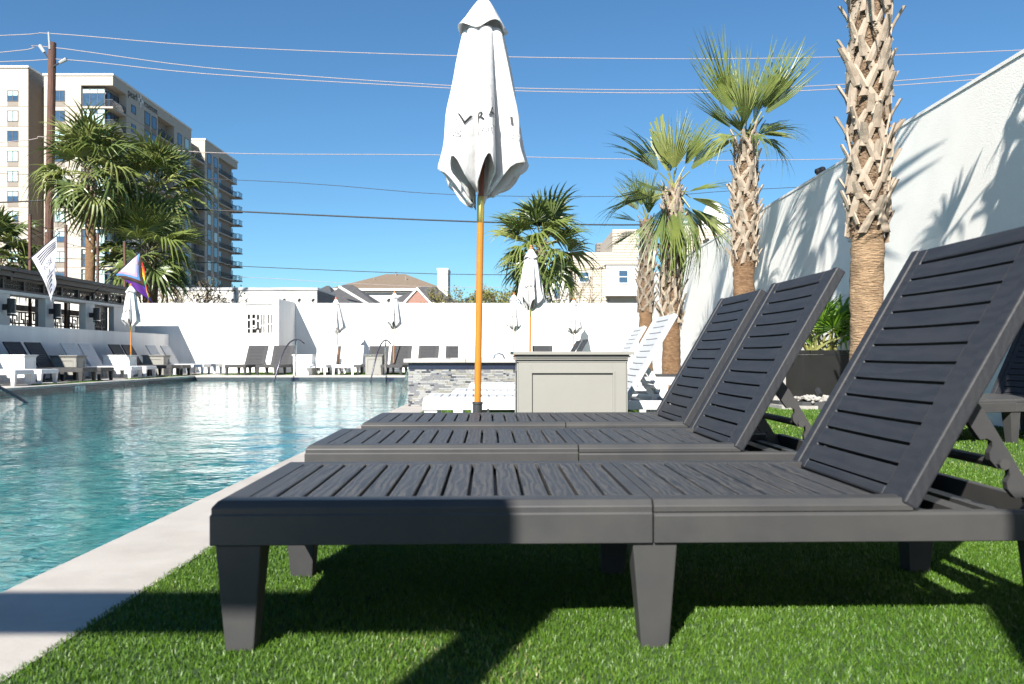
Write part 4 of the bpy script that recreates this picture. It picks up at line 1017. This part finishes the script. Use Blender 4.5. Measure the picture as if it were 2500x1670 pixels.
# ------------------------------------------------------------------ string light poles and utility lines
GS = 'thin poles carrying the string lights'
for (x,y,z1,lab) in ((-17.14,30,5.66,'thin dark pole left of the white flag behind pavilion roof'),(-16.92,32,5.60,'thin dark pole right of the white flag behind pavilion roof'),(-16.2,33,5.44,'thin dark pole beside trunk of the tall left palm'),(-15.15,33,5.1,'thin dark pole right of the tall left palm trunk')):
    t = empty('light_pole', (x,y,0)); tag(t, lab, 'pole', GS)
    MB().box(-.04,.04,-.04,.04,0,z1).build('shaft', polewood, t); MB().box(-.05,.05,-.05,.05,z1+.001,z1+.03).build('cap', darkm, t)
def sagline(a, b_, sag, n=16): 
    a, b_ = Vector(a), Vector(b_); return [a.lerp(b_, i/n) - Vector((0,0,sag*4*(i/n)*(1-i/n))) for i in range(n+1)]
for k,(a,c,lab) in enumerate((((-17.14,30,5.5),(-16.92,32,5.55),'string of bulbs between the two poles around the white flag'),((-16.92,32,5.5),(-16.2,33,5.4),'string of bulbs from flag pole to the tall palm trunk'),((-16.92,32,4.95),(-15.15,33,5.0),'lower string of bulbs crossing the tall palm trunk'),((-22,31,4.3),(-16.92,32,5.55),'string of bulbs from left edge across the low palm'))):
    t = empty('string_light', a); tag(t, lab, 'string lights', 'strings of bulbs over the terrace'); o = Vector(a); pts = sagline(a,c,.18)
    MB().tube([p-o for p in pts], .008, 5).build('cable', wire_b, t)
    for p in pts[2:-1:5]:
        q = p-o; bb = MB().tube([q, q-Vector((0,0,.07))], .014, 6).build('socket', blackm, t)
        MB().lathe([(0,-.17),(.025,-.155),(.035,-.125),(.02,-.085),(.012,-.07)], 8, c=q).build('bulb', bulb_m, t, smooth=True)
up = empty('utility_pole', (-20.95,38,0)); tag(up, 'tall brown wooden utility pole with insulators, left of apartment tower', 'utility pole')
MB().tube([(0,0,-.1),(.25,0,14.75)], [.20,.165], 12).build('shaft', polewood, up)
MB().tube([(.22,-.16,14.4),(.18,-.17,15.16)], .045, 8).build('top_insulator', M('grey_porcelain',(.33,.35,.36),.3), up)
ins = bpy.data.materials['grey_porcelain']
for p,q in (((.20,-.1,13.9),(-.26,-.1,14.59)),((.25,-.1,13.6),(.94,-.1,13.98))):
    MB().tube([p, Vector(p).lerp(Vector(q),.6)], .035, 6).build('arm', darkm, up); MB().tube([Vector(p).lerp(Vector(q),.55), q], [.07,.09], 8).build('insulator', ins, up)
def line(name, pts, r, mat, lab):
    o = Vector(pts[0]); t = empty(name, o); tag(t, lab, 'power line', 'overhead lines crossing the sky')
    MB().tube([p-o for p in smooth_path(pts, 5)], r, 5).build('strand', mat, t, smooth=True)
L1 = [(-40,38,14.6),(-23.06,38,15.07),(-20.75,38,15.16)]
line('power_line', [(-40,38,14.5),(-23.06,38,15.07),(-20.75,38,15.16),(-13.83,38,14.61),(-4.61,38,14.22),(4.61,38,14.04),(12.91,38,14.07),(23.06,38,14.42),(40,38,15.3)], .019, wire_l, 'topmost pale overhead wire from top of utility pole')
line('power_line', [(-40,38,13.2),(-23.06,38,14.31),(-21.21,38,14.59),(-13.83,38,13.63),(-4.61,38,12.93),(.92,38,12.69),(8.85,38,12.64),(15.68,38,12.92),(23,38,13.5),(40,38,14.9)], .019, wire_l, 'pale overhead wire from left arm of utility pole')
line('power_line', [(-40,38,13.4),(-23.06,38,13.89),(-20.01,38,13.98),(-13.83,38,13.35),(-4.61,38,12.80),(.92,38,12.56),(8.85,38,12.50),(17.5,38,12.84),(40,38,14.6)], .019, wire_l, 'pale overhead wire from right arm of utility pole')
line('power_line', [(-40,38,9.3),(-23.06,38,10.26),(-20.84,38,10.5),(-13.83,38,9.81),(-3.69,38,9.7),(4.61,38,9.52),(12.91,38,9.48),(40,38,10)], .017, wire_l, 'pale overhead wire crossing behind middle of big parasol')
line('power_line', [(-40,39,9.4),(-13.28,39,8.8),(-2.77,39,8.1),(6.46,39,8.05),(13.4,39,8.45),(40,39,9.5)], .013, wire_b, 'thin dark twisted wire below the parasol canopy')
line('power_line', [(-40,38.3,7.2),(-23.06,38.3,7.62),(-20.66,38.3,7.78),(-17.52,38.3,7.5),(-13.83,38.3,7.27),(-1.84,38.3,6.74),(6.46,38.3,6.6),(16,38.3,6.9),(40,38.3,8)], .035, wire_b, 'thick black cable crossing the sky above the rear palm')
line('power_line', [(-40,39,5.6),(-15.31,39,5.0),(-12.36,39,4.78),(-1.29,39,4.4),(5.9,39,4.78),(40,39,7)], .016, wire_b, 'lowest dark wire just above the tan hipped roof')
line('power_line', [(-40,40,4.9),(-15.31,40,4.45),(-8.3,40,4.12),(-2.77,40,3.9),(5,40,4.0),(40,40,4.6)], .010, wire_l, 'faint thin wire in front of the dark shingle roofs')
# ------------------------------------------------------------------ apartment tower
ab = empty('apartment_building', (-62,130,0)); tag(ab, 'ten storey beige apartment tower with corner glass bays at left', 'building')
O = Vector((-62,130,0))
def abox(name, x0,x1,y0,y1,z0,z1, mat, parent=None, m=None):
    p = parent or ab
    return MB().box(x0+62,x1+62,y0-130,y1-130,z0,z1).build(name, mat, p)
ZT = 44.0
abox('wall', -95,-74.6,130,170,0,44.9, bstone); abox('parapet_cap', -95,-74.4,129.8,170,44.905,45.2, trimw)
abox('shaded_return', -74.595,-74.50,130.02,134,0,44.9, bgrey)  # darker sheet puts the shade of this side face into its colour
abox('recess_wall', -74.49,-72.1,134,170,0,43.2, bgrey); abox('parapet_cap', -74.49,-72.1,133.9,170,43.205,43.5, trimw)
abox('wall', -72.09,-66.4,130,175,0,42.2, bstone); abox('core', -66.39,-62.8,131,189,0,42.2, bgrey)
abox('parapet', -72.1,-61.5,130,161.8,42.205,43.7, bstone); abox('parapet_cap', -72.25,-61.35,129.85,161.9,43.705,44.0, trimw)
abox('parapet', -66,-61.5,169,189,42.205,43.7, bstone); abox('parapet_cap', -66.2,-61.35,168.9,189.3,43.705,44.0, trimw)
for (y0,y1) in ((134.6,146.5),(153.6,161.8),(169,177)): abox('side_wall', -62.79,-61.5,y0,y1,0,42.2, bstone)
abox('side_wall', -62.79,-62.2,177.01,186.2,0,42.2, bgrey)
FL = [38.96-3.1*k for k in range(11)]
rw = random.Random(11); PN = {}
def pane_mat(): return blind_m if rw.random() < .52 else glass_b
def win_front(x0, x1, z0, z1, mull=1, tr=False, Y=130.0):
    b = MB(); f = .10; cx, cy = 62, Y-130
    b.box(x0+cx,x1+cx,cy-.07,cy-.005,z0,z0+f); b.box(x0+cx,x1+cx,cy-.07,cy-.005,z1-f,z1); b.box(x0+cx,x0+cx+f,cy-.07,cy-.005,z0+f,z1-f); b.box(x1+cx-f,x1+cx,cy-.07,cy-.005,z0+f,z1-f)
    wd = (x1-x0)/(mull+1)
    for k in range(mull): b.box(x0+cx+wd*(k+1)-.05,x0+cx+wd*(k+1)+.05,cy-.07,cy-.005,z0+f,z1-f)
    if tr: b.box(x0+cx+f,x1+cx-f,cy-.075,cy-.071,z1-.75,z1-.65)
    wn = b.build('window', bdark, ab)
    for k in range(mull+1):
        if tr:
            MB().box(x0+cx+wd*k+.06,x0+cx+wd*(k+1)-.06,cy-.04,cy-.01,z1-.68,z1-f-.01).build('pane', pane_mat(), wn)
            MB().box(x0+cx+wd*k+.06,x0+cx+wd*(k+1)-.06,cy-.04,cy-.01,z0+f+.01,z1-.70).build('pane', pane_mat(), wn)
    if not tr:
        mm = pane_mat(); h_ = rw.choice((1, 1, .45)) if mm is blind_m else 1; zz = z0+f+.01+(z1-z0-2*f-.02)*(1-h_)
        MB().box(x0+cx+.08,x1+cx-.08,cy-.04,cy-.01,zz,z1-f-.01).build('pane', mm, wn)
        if h_ < 1: MB().box(x0+cx+.08,x1+cx-.08,cy-.04,cy-.01,z0+f+.01,zz-.01).build('pane', glass_b, wn)
    return wn
for fz in FL:
    for (x0,x1) in ((-77.75,-76.05),(-70.5,-68.85),(-84.5,-82.8)):
        win_front(x0,x1,fz+.75,fz+2.45); MB().box(x0+62,x1+62,-.03,-.004,fz+.05,fz+.745).build('spandrel_panel', bgrey, ab)
    for (x0,x1) in ((-95,-74.6),(-72.09,-66.4)): MB().box(x0+62,x1+62,-.02,-.003,fz-.06,fz+.03).build('floor_joint', bgrey, ab)
    # corner glass bay and balcony
    abox('floor_slab', -66.35,-61.5,130,134.55,fz-.28,fz, bstone)
    win_front(-66.3,-62.8,fz+.05,fz+2.78,2,True,130.25)
    b = MB(); b.box(-.78,-.74,.45,4.5,fz+.05,fz+2.7); bw_ = b.build('balcony_window', glass_b, ab)
    b = MB()
    for yy in (.6,1.9,3.2,4.4): b.box(-.74,-.68,yy,yy+.12,fz+.05,fz+2.7)
    b.build('balcony_frame', bdark, ab)
    b = MB(); b.box(.42,.47,.1,4.5,fz+1.05,fz+1.12); b.box(-.7,.47,.06,.10,fz+1.05,fz+1.12)
    for k in range(30): b.box(.43,.46,.15+k*.148,.18+k*.148,fz+.02,fz+1.05)
    for k in range(8): b.box(-.7+k*.148,-.67+k*.148,.065,.095,fz+.02,fz+1.05)
    tag(b.build('railing', bdark, ab), kind='stuff')
    # side windows
    for (y0,y1,z0,z1) in ((136.3,137.9,.9,2.2),(141.2,143.3,.5,2.6),(144.0,145.9,.5,2.6),(155.2,157.0,.5,2.6),(158.5,160.6,.5,2.6),(170.3,172.4,.5,2.6),(174.0,176.2,.5,2.6)):
        b = MB(); X0 = .505
        b.box(X0,X0+.06,y0-130,y1-130,fz+z0,fz+z0+.09); b.box(X0,X0+.06,y0-130,y1-130,fz+z1-.09,fz+z1); b.box(X0,X0+.06,y0-130,y0-129.91,fz+z0+.09,fz+z1-.09); b.box(X0,X0+.06,y1-130.09,y1-130,fz+z0+.09,fz+z1-.09)
        wn = b.build('window', bdark, ab)
        MB().box(X0,X0+.03,y0-129.9,y1-130.1,fz+z0+.1,fz+z1-.1).build('pane', glass_b if rw.random() < .7 else blind_m, wn)
        if z0 < .6: MB().box(X0-.002,X0+.03,y0-130,y1-130,fz-.55,fz+z0-.01).build('spandrel_panel', bgrey, ab)
    for (y0,y1) in ((134.6,146.5),(153.6,161.8),(169,177)): MB().box(.502,.52,y0-130,y1-130,fz-.06,fz+.03).build('floor_joint', bgrey, ab)
    for (y0,y1) in ((146.5,153.6),(161.8,169.0),(177.0,189.0)):
        MB().box(-.78,.45,y0-129.99,y1-130.01,fz-.26,fz).build('balcony_slab', bstone, ab)
        b = MB(); b.box(.36,.42,y0-129.9,y1-130.1,fz+1.02,fz+1.1)
        for k in range(int((y1-y0)/.2)): b.box(.37,.40,y0-129.9+k*.2,y0-129.87+k*.2,fz+.01,fz+1.02)
        tag(b.build('railing', bdark, ab), kind='stuff')
        gx = -.76 if y0 < 170 else -.18
        MB().box(gx,gx+.05,y0-129.3,y0-127.0,fz+.02,fz+2.3).build('balcony_door', glass_b, ab)
        MB().box(gx,gx+.05,y1-132.6,y1-131.2,fz+.3,fz+2.2).build('window', glass_b, ab)
    # small projecting end balconies
    if fz < 38:
        MB().box(-3.0,1.3,57.5,60.2,fz-.2,fz).build('balcony_slab', bgrey, ab)
        b = MB(); b.box(1.2,1.26,57.5,60.2,fz+1.0,fz+1.08); b.box(-.5,1.26,57.5,57.56,fz+1.0,fz+1.08)
        for k in range(12): b.box(1.21,1.24,57.55+k*.22,57.58+k*.22,fz,fz+1.0)
        for k in range(8): b.box(-.5+k*.22,-.47+k*.22,57.51,57.54,fz,fz+1.0)
        tag(b.build('railing', bdark, ab), kind='stuff')
V, F_ = text_mesh('pearl', 1.75); b = MB(); b.add([(.56, 6.7+v.x*.95, 42.75+v.y) for v in V], F_); b.build('sign_lettering', ink, ab)
V, F_ = text_mesh('rosemont', 1.6); b = MB(); b.add([(.56, 13.6+v.x*.85, 42.75+v.y) for v in V], F_); b.build('sign_lettering', ink, ab)
b = MB()
for k in range(4):
    a = PI/2*k
    for s in range(1):
        b.add([(.56, 9.65+.45*math.cos(a)+.62*math.cos(2*PI*i/14)*(1 if k%2==0 else .45), 42.75+.55*math.sin(a)+.62*math.sin(2*PI*i/14)*(1 if k%2 else .45)) for i in range(14)], [tuple(range(14))])
b.build('sign_emblem', trimw, ab)
# small wall lights on the front
for fz in FL: MB().box(-17.3,-17.0,-.25,-.002,fz-.55,fz-.35).build('vent_hood', bdark, ab)

# ------------------------------------------------------------------ low buildings beyond the far wall
wb = empty('white_building', (-22.3,50,0)); tag(wb, 'long low white flat roofed building behind far wall at left', 'building')
MB().box(-27,10.75,0,5.1,0,4.52).build('wall', wbrick, wb); MB().box(-27.05,10.80,-.06,5.1,4.525,4.68).build('roof_edge', M('roof_flashing',(.42,.42,.43),.4), wb)
b = MB(); z = 0
while z < 4.5:
    b.add([(10.755,0,z),(10.755,5.1,z),(10.79,5.1,z),(10.79,0,z),(10.755,0,z+.15),(10.755,5.1,z+.15)], [(0,1,2,3),(3,2,5,4)]); z += .15
tag(b.build('lap_siding', sidingg, wb), kind='stuff')
def lap(b, x0, x1, y, z0, z1, p=.19):
    z = z0
    while z < z1-.01:
        zz = min(z+p, z1); b.add([(x0,y-.045,z),(x1,y-.045,z),(x1,y-.004,zz),(x0,y-.004,zz),(x0,y,z),(x1,y,z)], [(0,1,2,3),(4,5,1,0)]); z += p
def hip(t, x0,x1,y0,y1,ze,zr,rx0,rx1,mat,over=.5, name='roof'):
    ym = (y0+y1)/2; b = MB()
    b.add([(x0-over,y0-over,ze),(x1+over,y0-over,ze),(x1+over,y1+over,ze),(x0-over,y1+over,ze),(rx0,ym,zr),(rx1,ym,zr)], [(0,1,5,4),(1,2,5),(2,3,4,5),(3,0,4),(0,3,2,1)])
    return b.build(name, mat, t)
def small_window(t, x0, x1, y, z0, z1, mat=None, arch=False):
    b = MB(); f = .07
    b.box(x0-f,x1+f,y-.06,y-.002,z0-f,z0); b.box(x0-f,x1+f,y-.06,y-.002,z1,z1+f); b.box(x0-f,x0,y-.06,y-.002,z0,z1); b.box(x1,x1+f,y-.06,y-.002,z0,z1); b.box(x0,x1,y-.055,y-.002,(z0+z1)/2-.03,(z0+z1)/2+.03)
    wn = b.build('window', trimw, t); MB().box(x0+.001,x1-.001,y-.035,y-.004,z0+.001,z1-.001).build('pane', mat or glass_b, wn); return wn
h1 = empty('tan_roof_house', (-12.5,85,0)); tag(h1, 'wide cream house with tan hipped roof right of apartment tower', 'house')
MB().box(-5.2,5.1,0,10,0,7.3).build('wall', wbrick, h1); hip(h1,-5.2,5.1,0,10,7.35,9.3,-.9,1.1,roof_t)
MB().box(-5.75,5.65,-.56,-.50,7.12,7.34).build('gutter', trimw, h1)
for x in (-2.6,.5,3.0): small_window(h1,x,x+.9,0,5.2,6.4)
for x,z in ((-1.8,8.35),(1.5,8.5),(.2,9.2)): MB().tube([(x,4.4 if z>9 else 2.6,z-.25),(x,4.4 if z>9 else 2.6,z+.35)],.07,6).build('roof_vent', bgrey, h1)
h2 = empty('dark_roof_house', (-12,60,0)); tag(h2, 'house with dark shingle hips and pale gable trim behind far wall', 'house')
MB().box(-1.6,2.0,0,8,0,4.2).build('wall', wbrick, h2); hip(h2,-1.6,2.0,0,8,4.25,6.0,-.8,-.1,roof_d,.4)
MB().box(-3.2,-1.7,3,9,0,4.9).build('wall', sidingg, h2); hip(h2,-3.2,-1.7,3,9,4.95,6.1,-2.5,-2.3,roof_d,.4)
b = MB(); b.add([(-.2,-.46,5.6),(2.3,-.46,4.1),(2.3,-.46,3.92),(-.25,-.46,5.42)],[(0,1,2,3)]); b.prism([(-.2,5.6),(2.3,4.1),(2.3,3.95),(-.22,5.44)],-.5,-.44,'y'); b.build('barge_board', trimw, h2)
small_window(h2,.1,1.0,0,3.0,3.9)
h3 = empty('brick_house', (-7.6,70,0)); tag(h3, 'pink brick house with dark roof and white gabled front', 'house')
MB().box(-2.2,2.4,0,8,0,5.0).build('wall', brick, h3); hip(h3,-2.2,2.4,0,8,5.05,6.7,-.3,.9,roof_d,.4)
b = MB(); b.prism([(-1.3,4.7),(.9,4.7),(-.2,6.1)],-.6,2,'y'); b.build('gable', brick, h3)
for s in (-1,1):
    b = MB(); b.prism([(-.2,6.25),(-.2+s*1.35,4.78),(-.2+s*1.35,4.56),(-.2,6.03)],-.72,-.60,'y'); b.build('barge_board', trimw, h3)
MB().box(-2.7,2.9,-.46,-.41,4.82,5.03).build('gutter', trimw, h3)
small_window(h3,-.55,.15,-.6,4.0,4.75,wbrick); small_window(h3,1.2,1.8,0,3.9,4.6)
h4 = empty('chimney_tower', (-6.5,80,0)); tag(h4, 'pale square stair tower rising beside the tan hipped roof', 'tower')
MB().box(-.57,.42,0,3,0,8.72).build('shaft', wbrick, h4); MB().box(-.62,.47,-.05,3.05,8.725,8.9).build('cap', trimw, h4)
MB().box(.425,.8,1.0,6,0,5.9).build('side_block', sidingg, h4)
for z in (6.0,6.9,7.8): MB().box(.421,.45,1.1,1.7,z,z+.5).build('window', bdark, h4)
# beige townhouse
th = empty('townhouse', (6,60,0)); tag(th, 'beige lap sided townhouse with white projecting bay behind palms', 'house')
MB().box(-2.0,9.3,.001,8,0,6.6).build('core', sidingb, th); MB().box(-2.0,3.0,.001,8,6.6,7.97).build('core', sidingb, th); MB().box(1.15,3.0,.001,8,7.97,9.55).build('core', sidingb, th)
b = MB(); lap(b,-2.0,3.0,0,0,7.98); lap(b,1.15,3.0,0,7.985,9.6); lap(b,3.0,5.9,0,0,6.6); tag(b.build('lap_siding', sidingb, th), kind='stuff')
MB().box(5.9,9.3,-.5,0,0,9.55).build('core', sidingb, th); b = MB(); lap(b,5.9,9.3,-.5,0,9.6); tag(b.build('lap_siding', sidingb, th), kind='stuff')
MB().box(.62,2.98,-.7,-.035,4.85,6.98).build('projecting_bay', trimw, th); MB().box(.55,3.0,-.75,-.032,6.985,7.06).build('bay_cap', sidingg, th)
small_window(th,1.52,2.12,-.7,5.75,6.6); small_window(th,-1.2,-.55,-.03,5.88,6.55)
for x in (-.35,-1.75,.3): MB().tube([(x,-.10,7.0),(x,-.10,4.0)],.04,6).build('downpipe', sidingb, th); MB().box(x-.12,x+.12,-.2,-.035,6.9,7.15).build('downpipe_head', sidingb, th)
MB().box(-3.35,-2.02,-1.0,6,0,6.55).build('white_wing', trimw, th); hip(th,-3.35,-2.02,-1.0,6,6.56,7.0,-2.9,-2.6,roof_d,.15)
small_window(th,-3.05,-2.65,-1.0,4.6,6.3)
tn = empty('brown_building', (20.2,200,0)); tag(tn, 'small brown block peeping out left of townhouse roof', 'building')
MB().box(-.1,2.2,0,4,0,27.2).build('wall', bgrey, tn)
b = MB()
for i in range(5):
    for j in range(4): b.box(.05+i*.42,.30+i*.42,-.03,-.002,24.2+j*.75,24.6+j*.75)
tag(b.build('windows', bdark, tn), kind='stuff')
# white rounded office tower far away
wt2 = empty('office_tower', (143,600,0)); tag(wt2, 'distant white stepped office tower with rows of small dark windows', 'tower')
def octo(s, c): return [(-s,-c),(-c,-s),(c,-s),(s,-c),(s,c),(c,s),(-c,s),(-s,c)]
b = MB(); lv = [(9,6.5,0),(9,6.5,98.5),(7.8,5.6,99.5),(3.6,2.4,108.2)]; vs = []
for s, c, z in lv: vs += [(p[0],p[1],z) for p in octo(s,c)]
b.add(vs, [(i*8+k,i*8+(k+1)%8,(i+1)*8+(k+1)%8,(i+1)*8+k) for i in range(3) for k in range(8)]+[tuple(24+k for k in range(8))]); b.build('shaft', wtower, wt2)
MB().box(-22,9.6,-8.9,6,0,92.4).build('podium', wtower, wt2)
b = MB()
for j in range(14):
    for i in range(20):
        x = -21.2+i*1.55; z = 91.2-j*1.55; b.box(x,x+.62,-8.98,-8.905,z-.4,z+.25)
    if j < 4:
        for i in range(9): x = -6.0+i*1.45; b.box(x,x+.6,-9.05,-9.003,97.2-j*1.35,97.8-j*1.35)
b.box(-5,-.6,-8.2,-7.9,100.2,100.6); b.box(.8,5,-8.2,-7.9,100.2,100.6)
tag(b.build('windows', bdark, wt2), kind='stuff')
tt = empty('glass_tower', (128.5,620,0)); tag(tt, 'distant teal glass tower top left of the white office tower', 'tower')
b = MB(); b.prism([(-4,0),(-5.5,3),(-5.5,10),(6,10),(6,0)],0,97.6,'z'); b.build('shaft', teal_g, tt); MB().box(-3,4,1,8,97.605,99.2).build('plant_room', trimw, tt)

# ------------------------------------------------------------------ scrub trees and plants
def scrub(x, y, w_, h, lab, seed, leaf=budleaf, nb=60, nl=500, cat='tree'):
    t = empty('scrub_tree', (x,y,0)); tag(t, lab, cat, 'bare scrubby trees beyond the far wall'); r = random.Random(seed); b = MB(); tips = []
    def br(p, d, L_, rad, k):
        q = p + d*L_; b.tube([p, (p+q)/2+Vector((r.uniform(-.05,.05),0,0))*L_, q], [rad,rad*.8,rad*.6], 4, caps=False)
        if k == 0: tips.append((p,q)); return
        for _ in range(r.choice((2,3,3))):
            a = Vector((r.gauss(0,1),r.gauss(0,1),r.gauss(.25,.6))).normalized(); br(q, (d*.9+a*.75).normalized(), L_*r.uniform(.62,.82), rad*.62, k-1)
    for s in range(3): br(Vector((r.uniform(-.2,.2)*w_,0,0)), Vector((r.uniform(-.35,.35),r.uniform(-.2,.2),1)).normalized(), h*.34, .09*h/5, 4)
    b.build('trunk', twig_m, t)
    b = MB()
    for p, q in tips:
        for _ in range(nl//max(1,len(tips))+1):
            c = p.lerp(q, r.random())+Vector((r.gauss(0,.12),r.gauss(0,.12),r.gauss(0,.12))); a = Vector((r.gauss(0,1),r.gauss(0,1),r.gauss(0,1))).normalized()*.055; u = a.orthogonal()
            b.add([c-a, c+u, c+a, c-u], [(0,1,2,3)])
    b.build('crown', leaf, t)
scrub(-5.2,58,2,5.0,'bare brownish tree just right of the pale chimney tower',1,nl=900)
scrub(-3.2,57,2,5.4,'yellowish budding tree left of the big orange pole',2,nl=1300)
scrub(-1.2,57,2,5.6,'yellowish budding tree right of the big orange pole',3,nl=1300)
scrub(-.1,48,2,5.6,'light green budding tree under the rear palm fronds',4,nl=1500,leaf=M('young_leaf',(.24,.25,.07),.7,(.17,.18,.05),2,trans=.3))
scrub(3.2,52,1.6,5.6,'bare twiggy tree in front of the white townhouse wing',5,nl=60)
scrub(-17.5,44,1.8,5.2,'bare twiggy shrub between the pavilion roof and apartment tower',6,nl=40)
scrub(-16.0,44,1.8,4.9,'bare twiggy shrub right of the tall palm trunk',7,nl=40)
fp = empty('flowering_plant', (-14.9,23.9,0)); tag(fp, 'pink flowering plant inside first opening of the pavilion', 'plant')
r = random.Random(3); b = MB()
for _ in range(260):
    c = Vector((r.gauss(0,.20),r.gauss(0,.22),1.98+r.gauss(0,.2))); a = Vector((r.gauss(0,1),r.gauss(0,1),r.gauss(0,1))).normalized()*.03; u = a.orthogonal(); b.add([c-a,c+u,c+a,c-u],[(0,1,2,3)])
b.build('flowers', flower, fp); MB().tube([(0,0,0),(.02,0,1.0),(0,.1,1.9)],.02,6).build('stem', twig_m, fp)
lp = empty('terrace_plant', (-14.9,24.2,0)); tag(lp, 'dark green fan plant low inside first pavilion opening', 'plant')
for i in range(9):
    o = link('frond', leaf_mesh('bright', i % 6), lp); place(o, (0,0,1.15), Matrix.Rotation(i*.8,3,'Z') @ Matrix.Rotation(-math.radians(30+6*i),3,'Y'))
# ------------------------------------------------------------------ unseen stand-ins behind the viewer, shaped to cast the foreground shadows
sf = empty('shadow_post', (-1.17,-1.0,0)); tag(sf, 'unseen white post with crossbar behind the viewer, shaped for its shadow', 'shadow caster')
MB().box(-.08,.08,-.04,.04,0,2.665).build('post', whitebox, sf); MB().box(-7.5,-.0801,-.04,.04,2.43,2.665).build('crossbar', whitebox, sf); MB().prism([(.0801,.0),(.30,.0),(.0801,2.3)],-.02,.02,'y').build('shadow_wedge', canvas, sf)  # tapered sheet added to widen the post's cast shadow
pc = empty('shadow_panel', (1.6,-1.0,0)); tag(pc, 'unseen pale upright panel behind the viewer, shaped for its shadow', 'cabana')
MB().box(-1.5,1.5,-.03,.03,0,2.62).build('panel_sheet', canvas, pc); MB().box(-1.5,1.5,-.05,.05,2.621,2.70).build('top_rail', whitebox, pc)
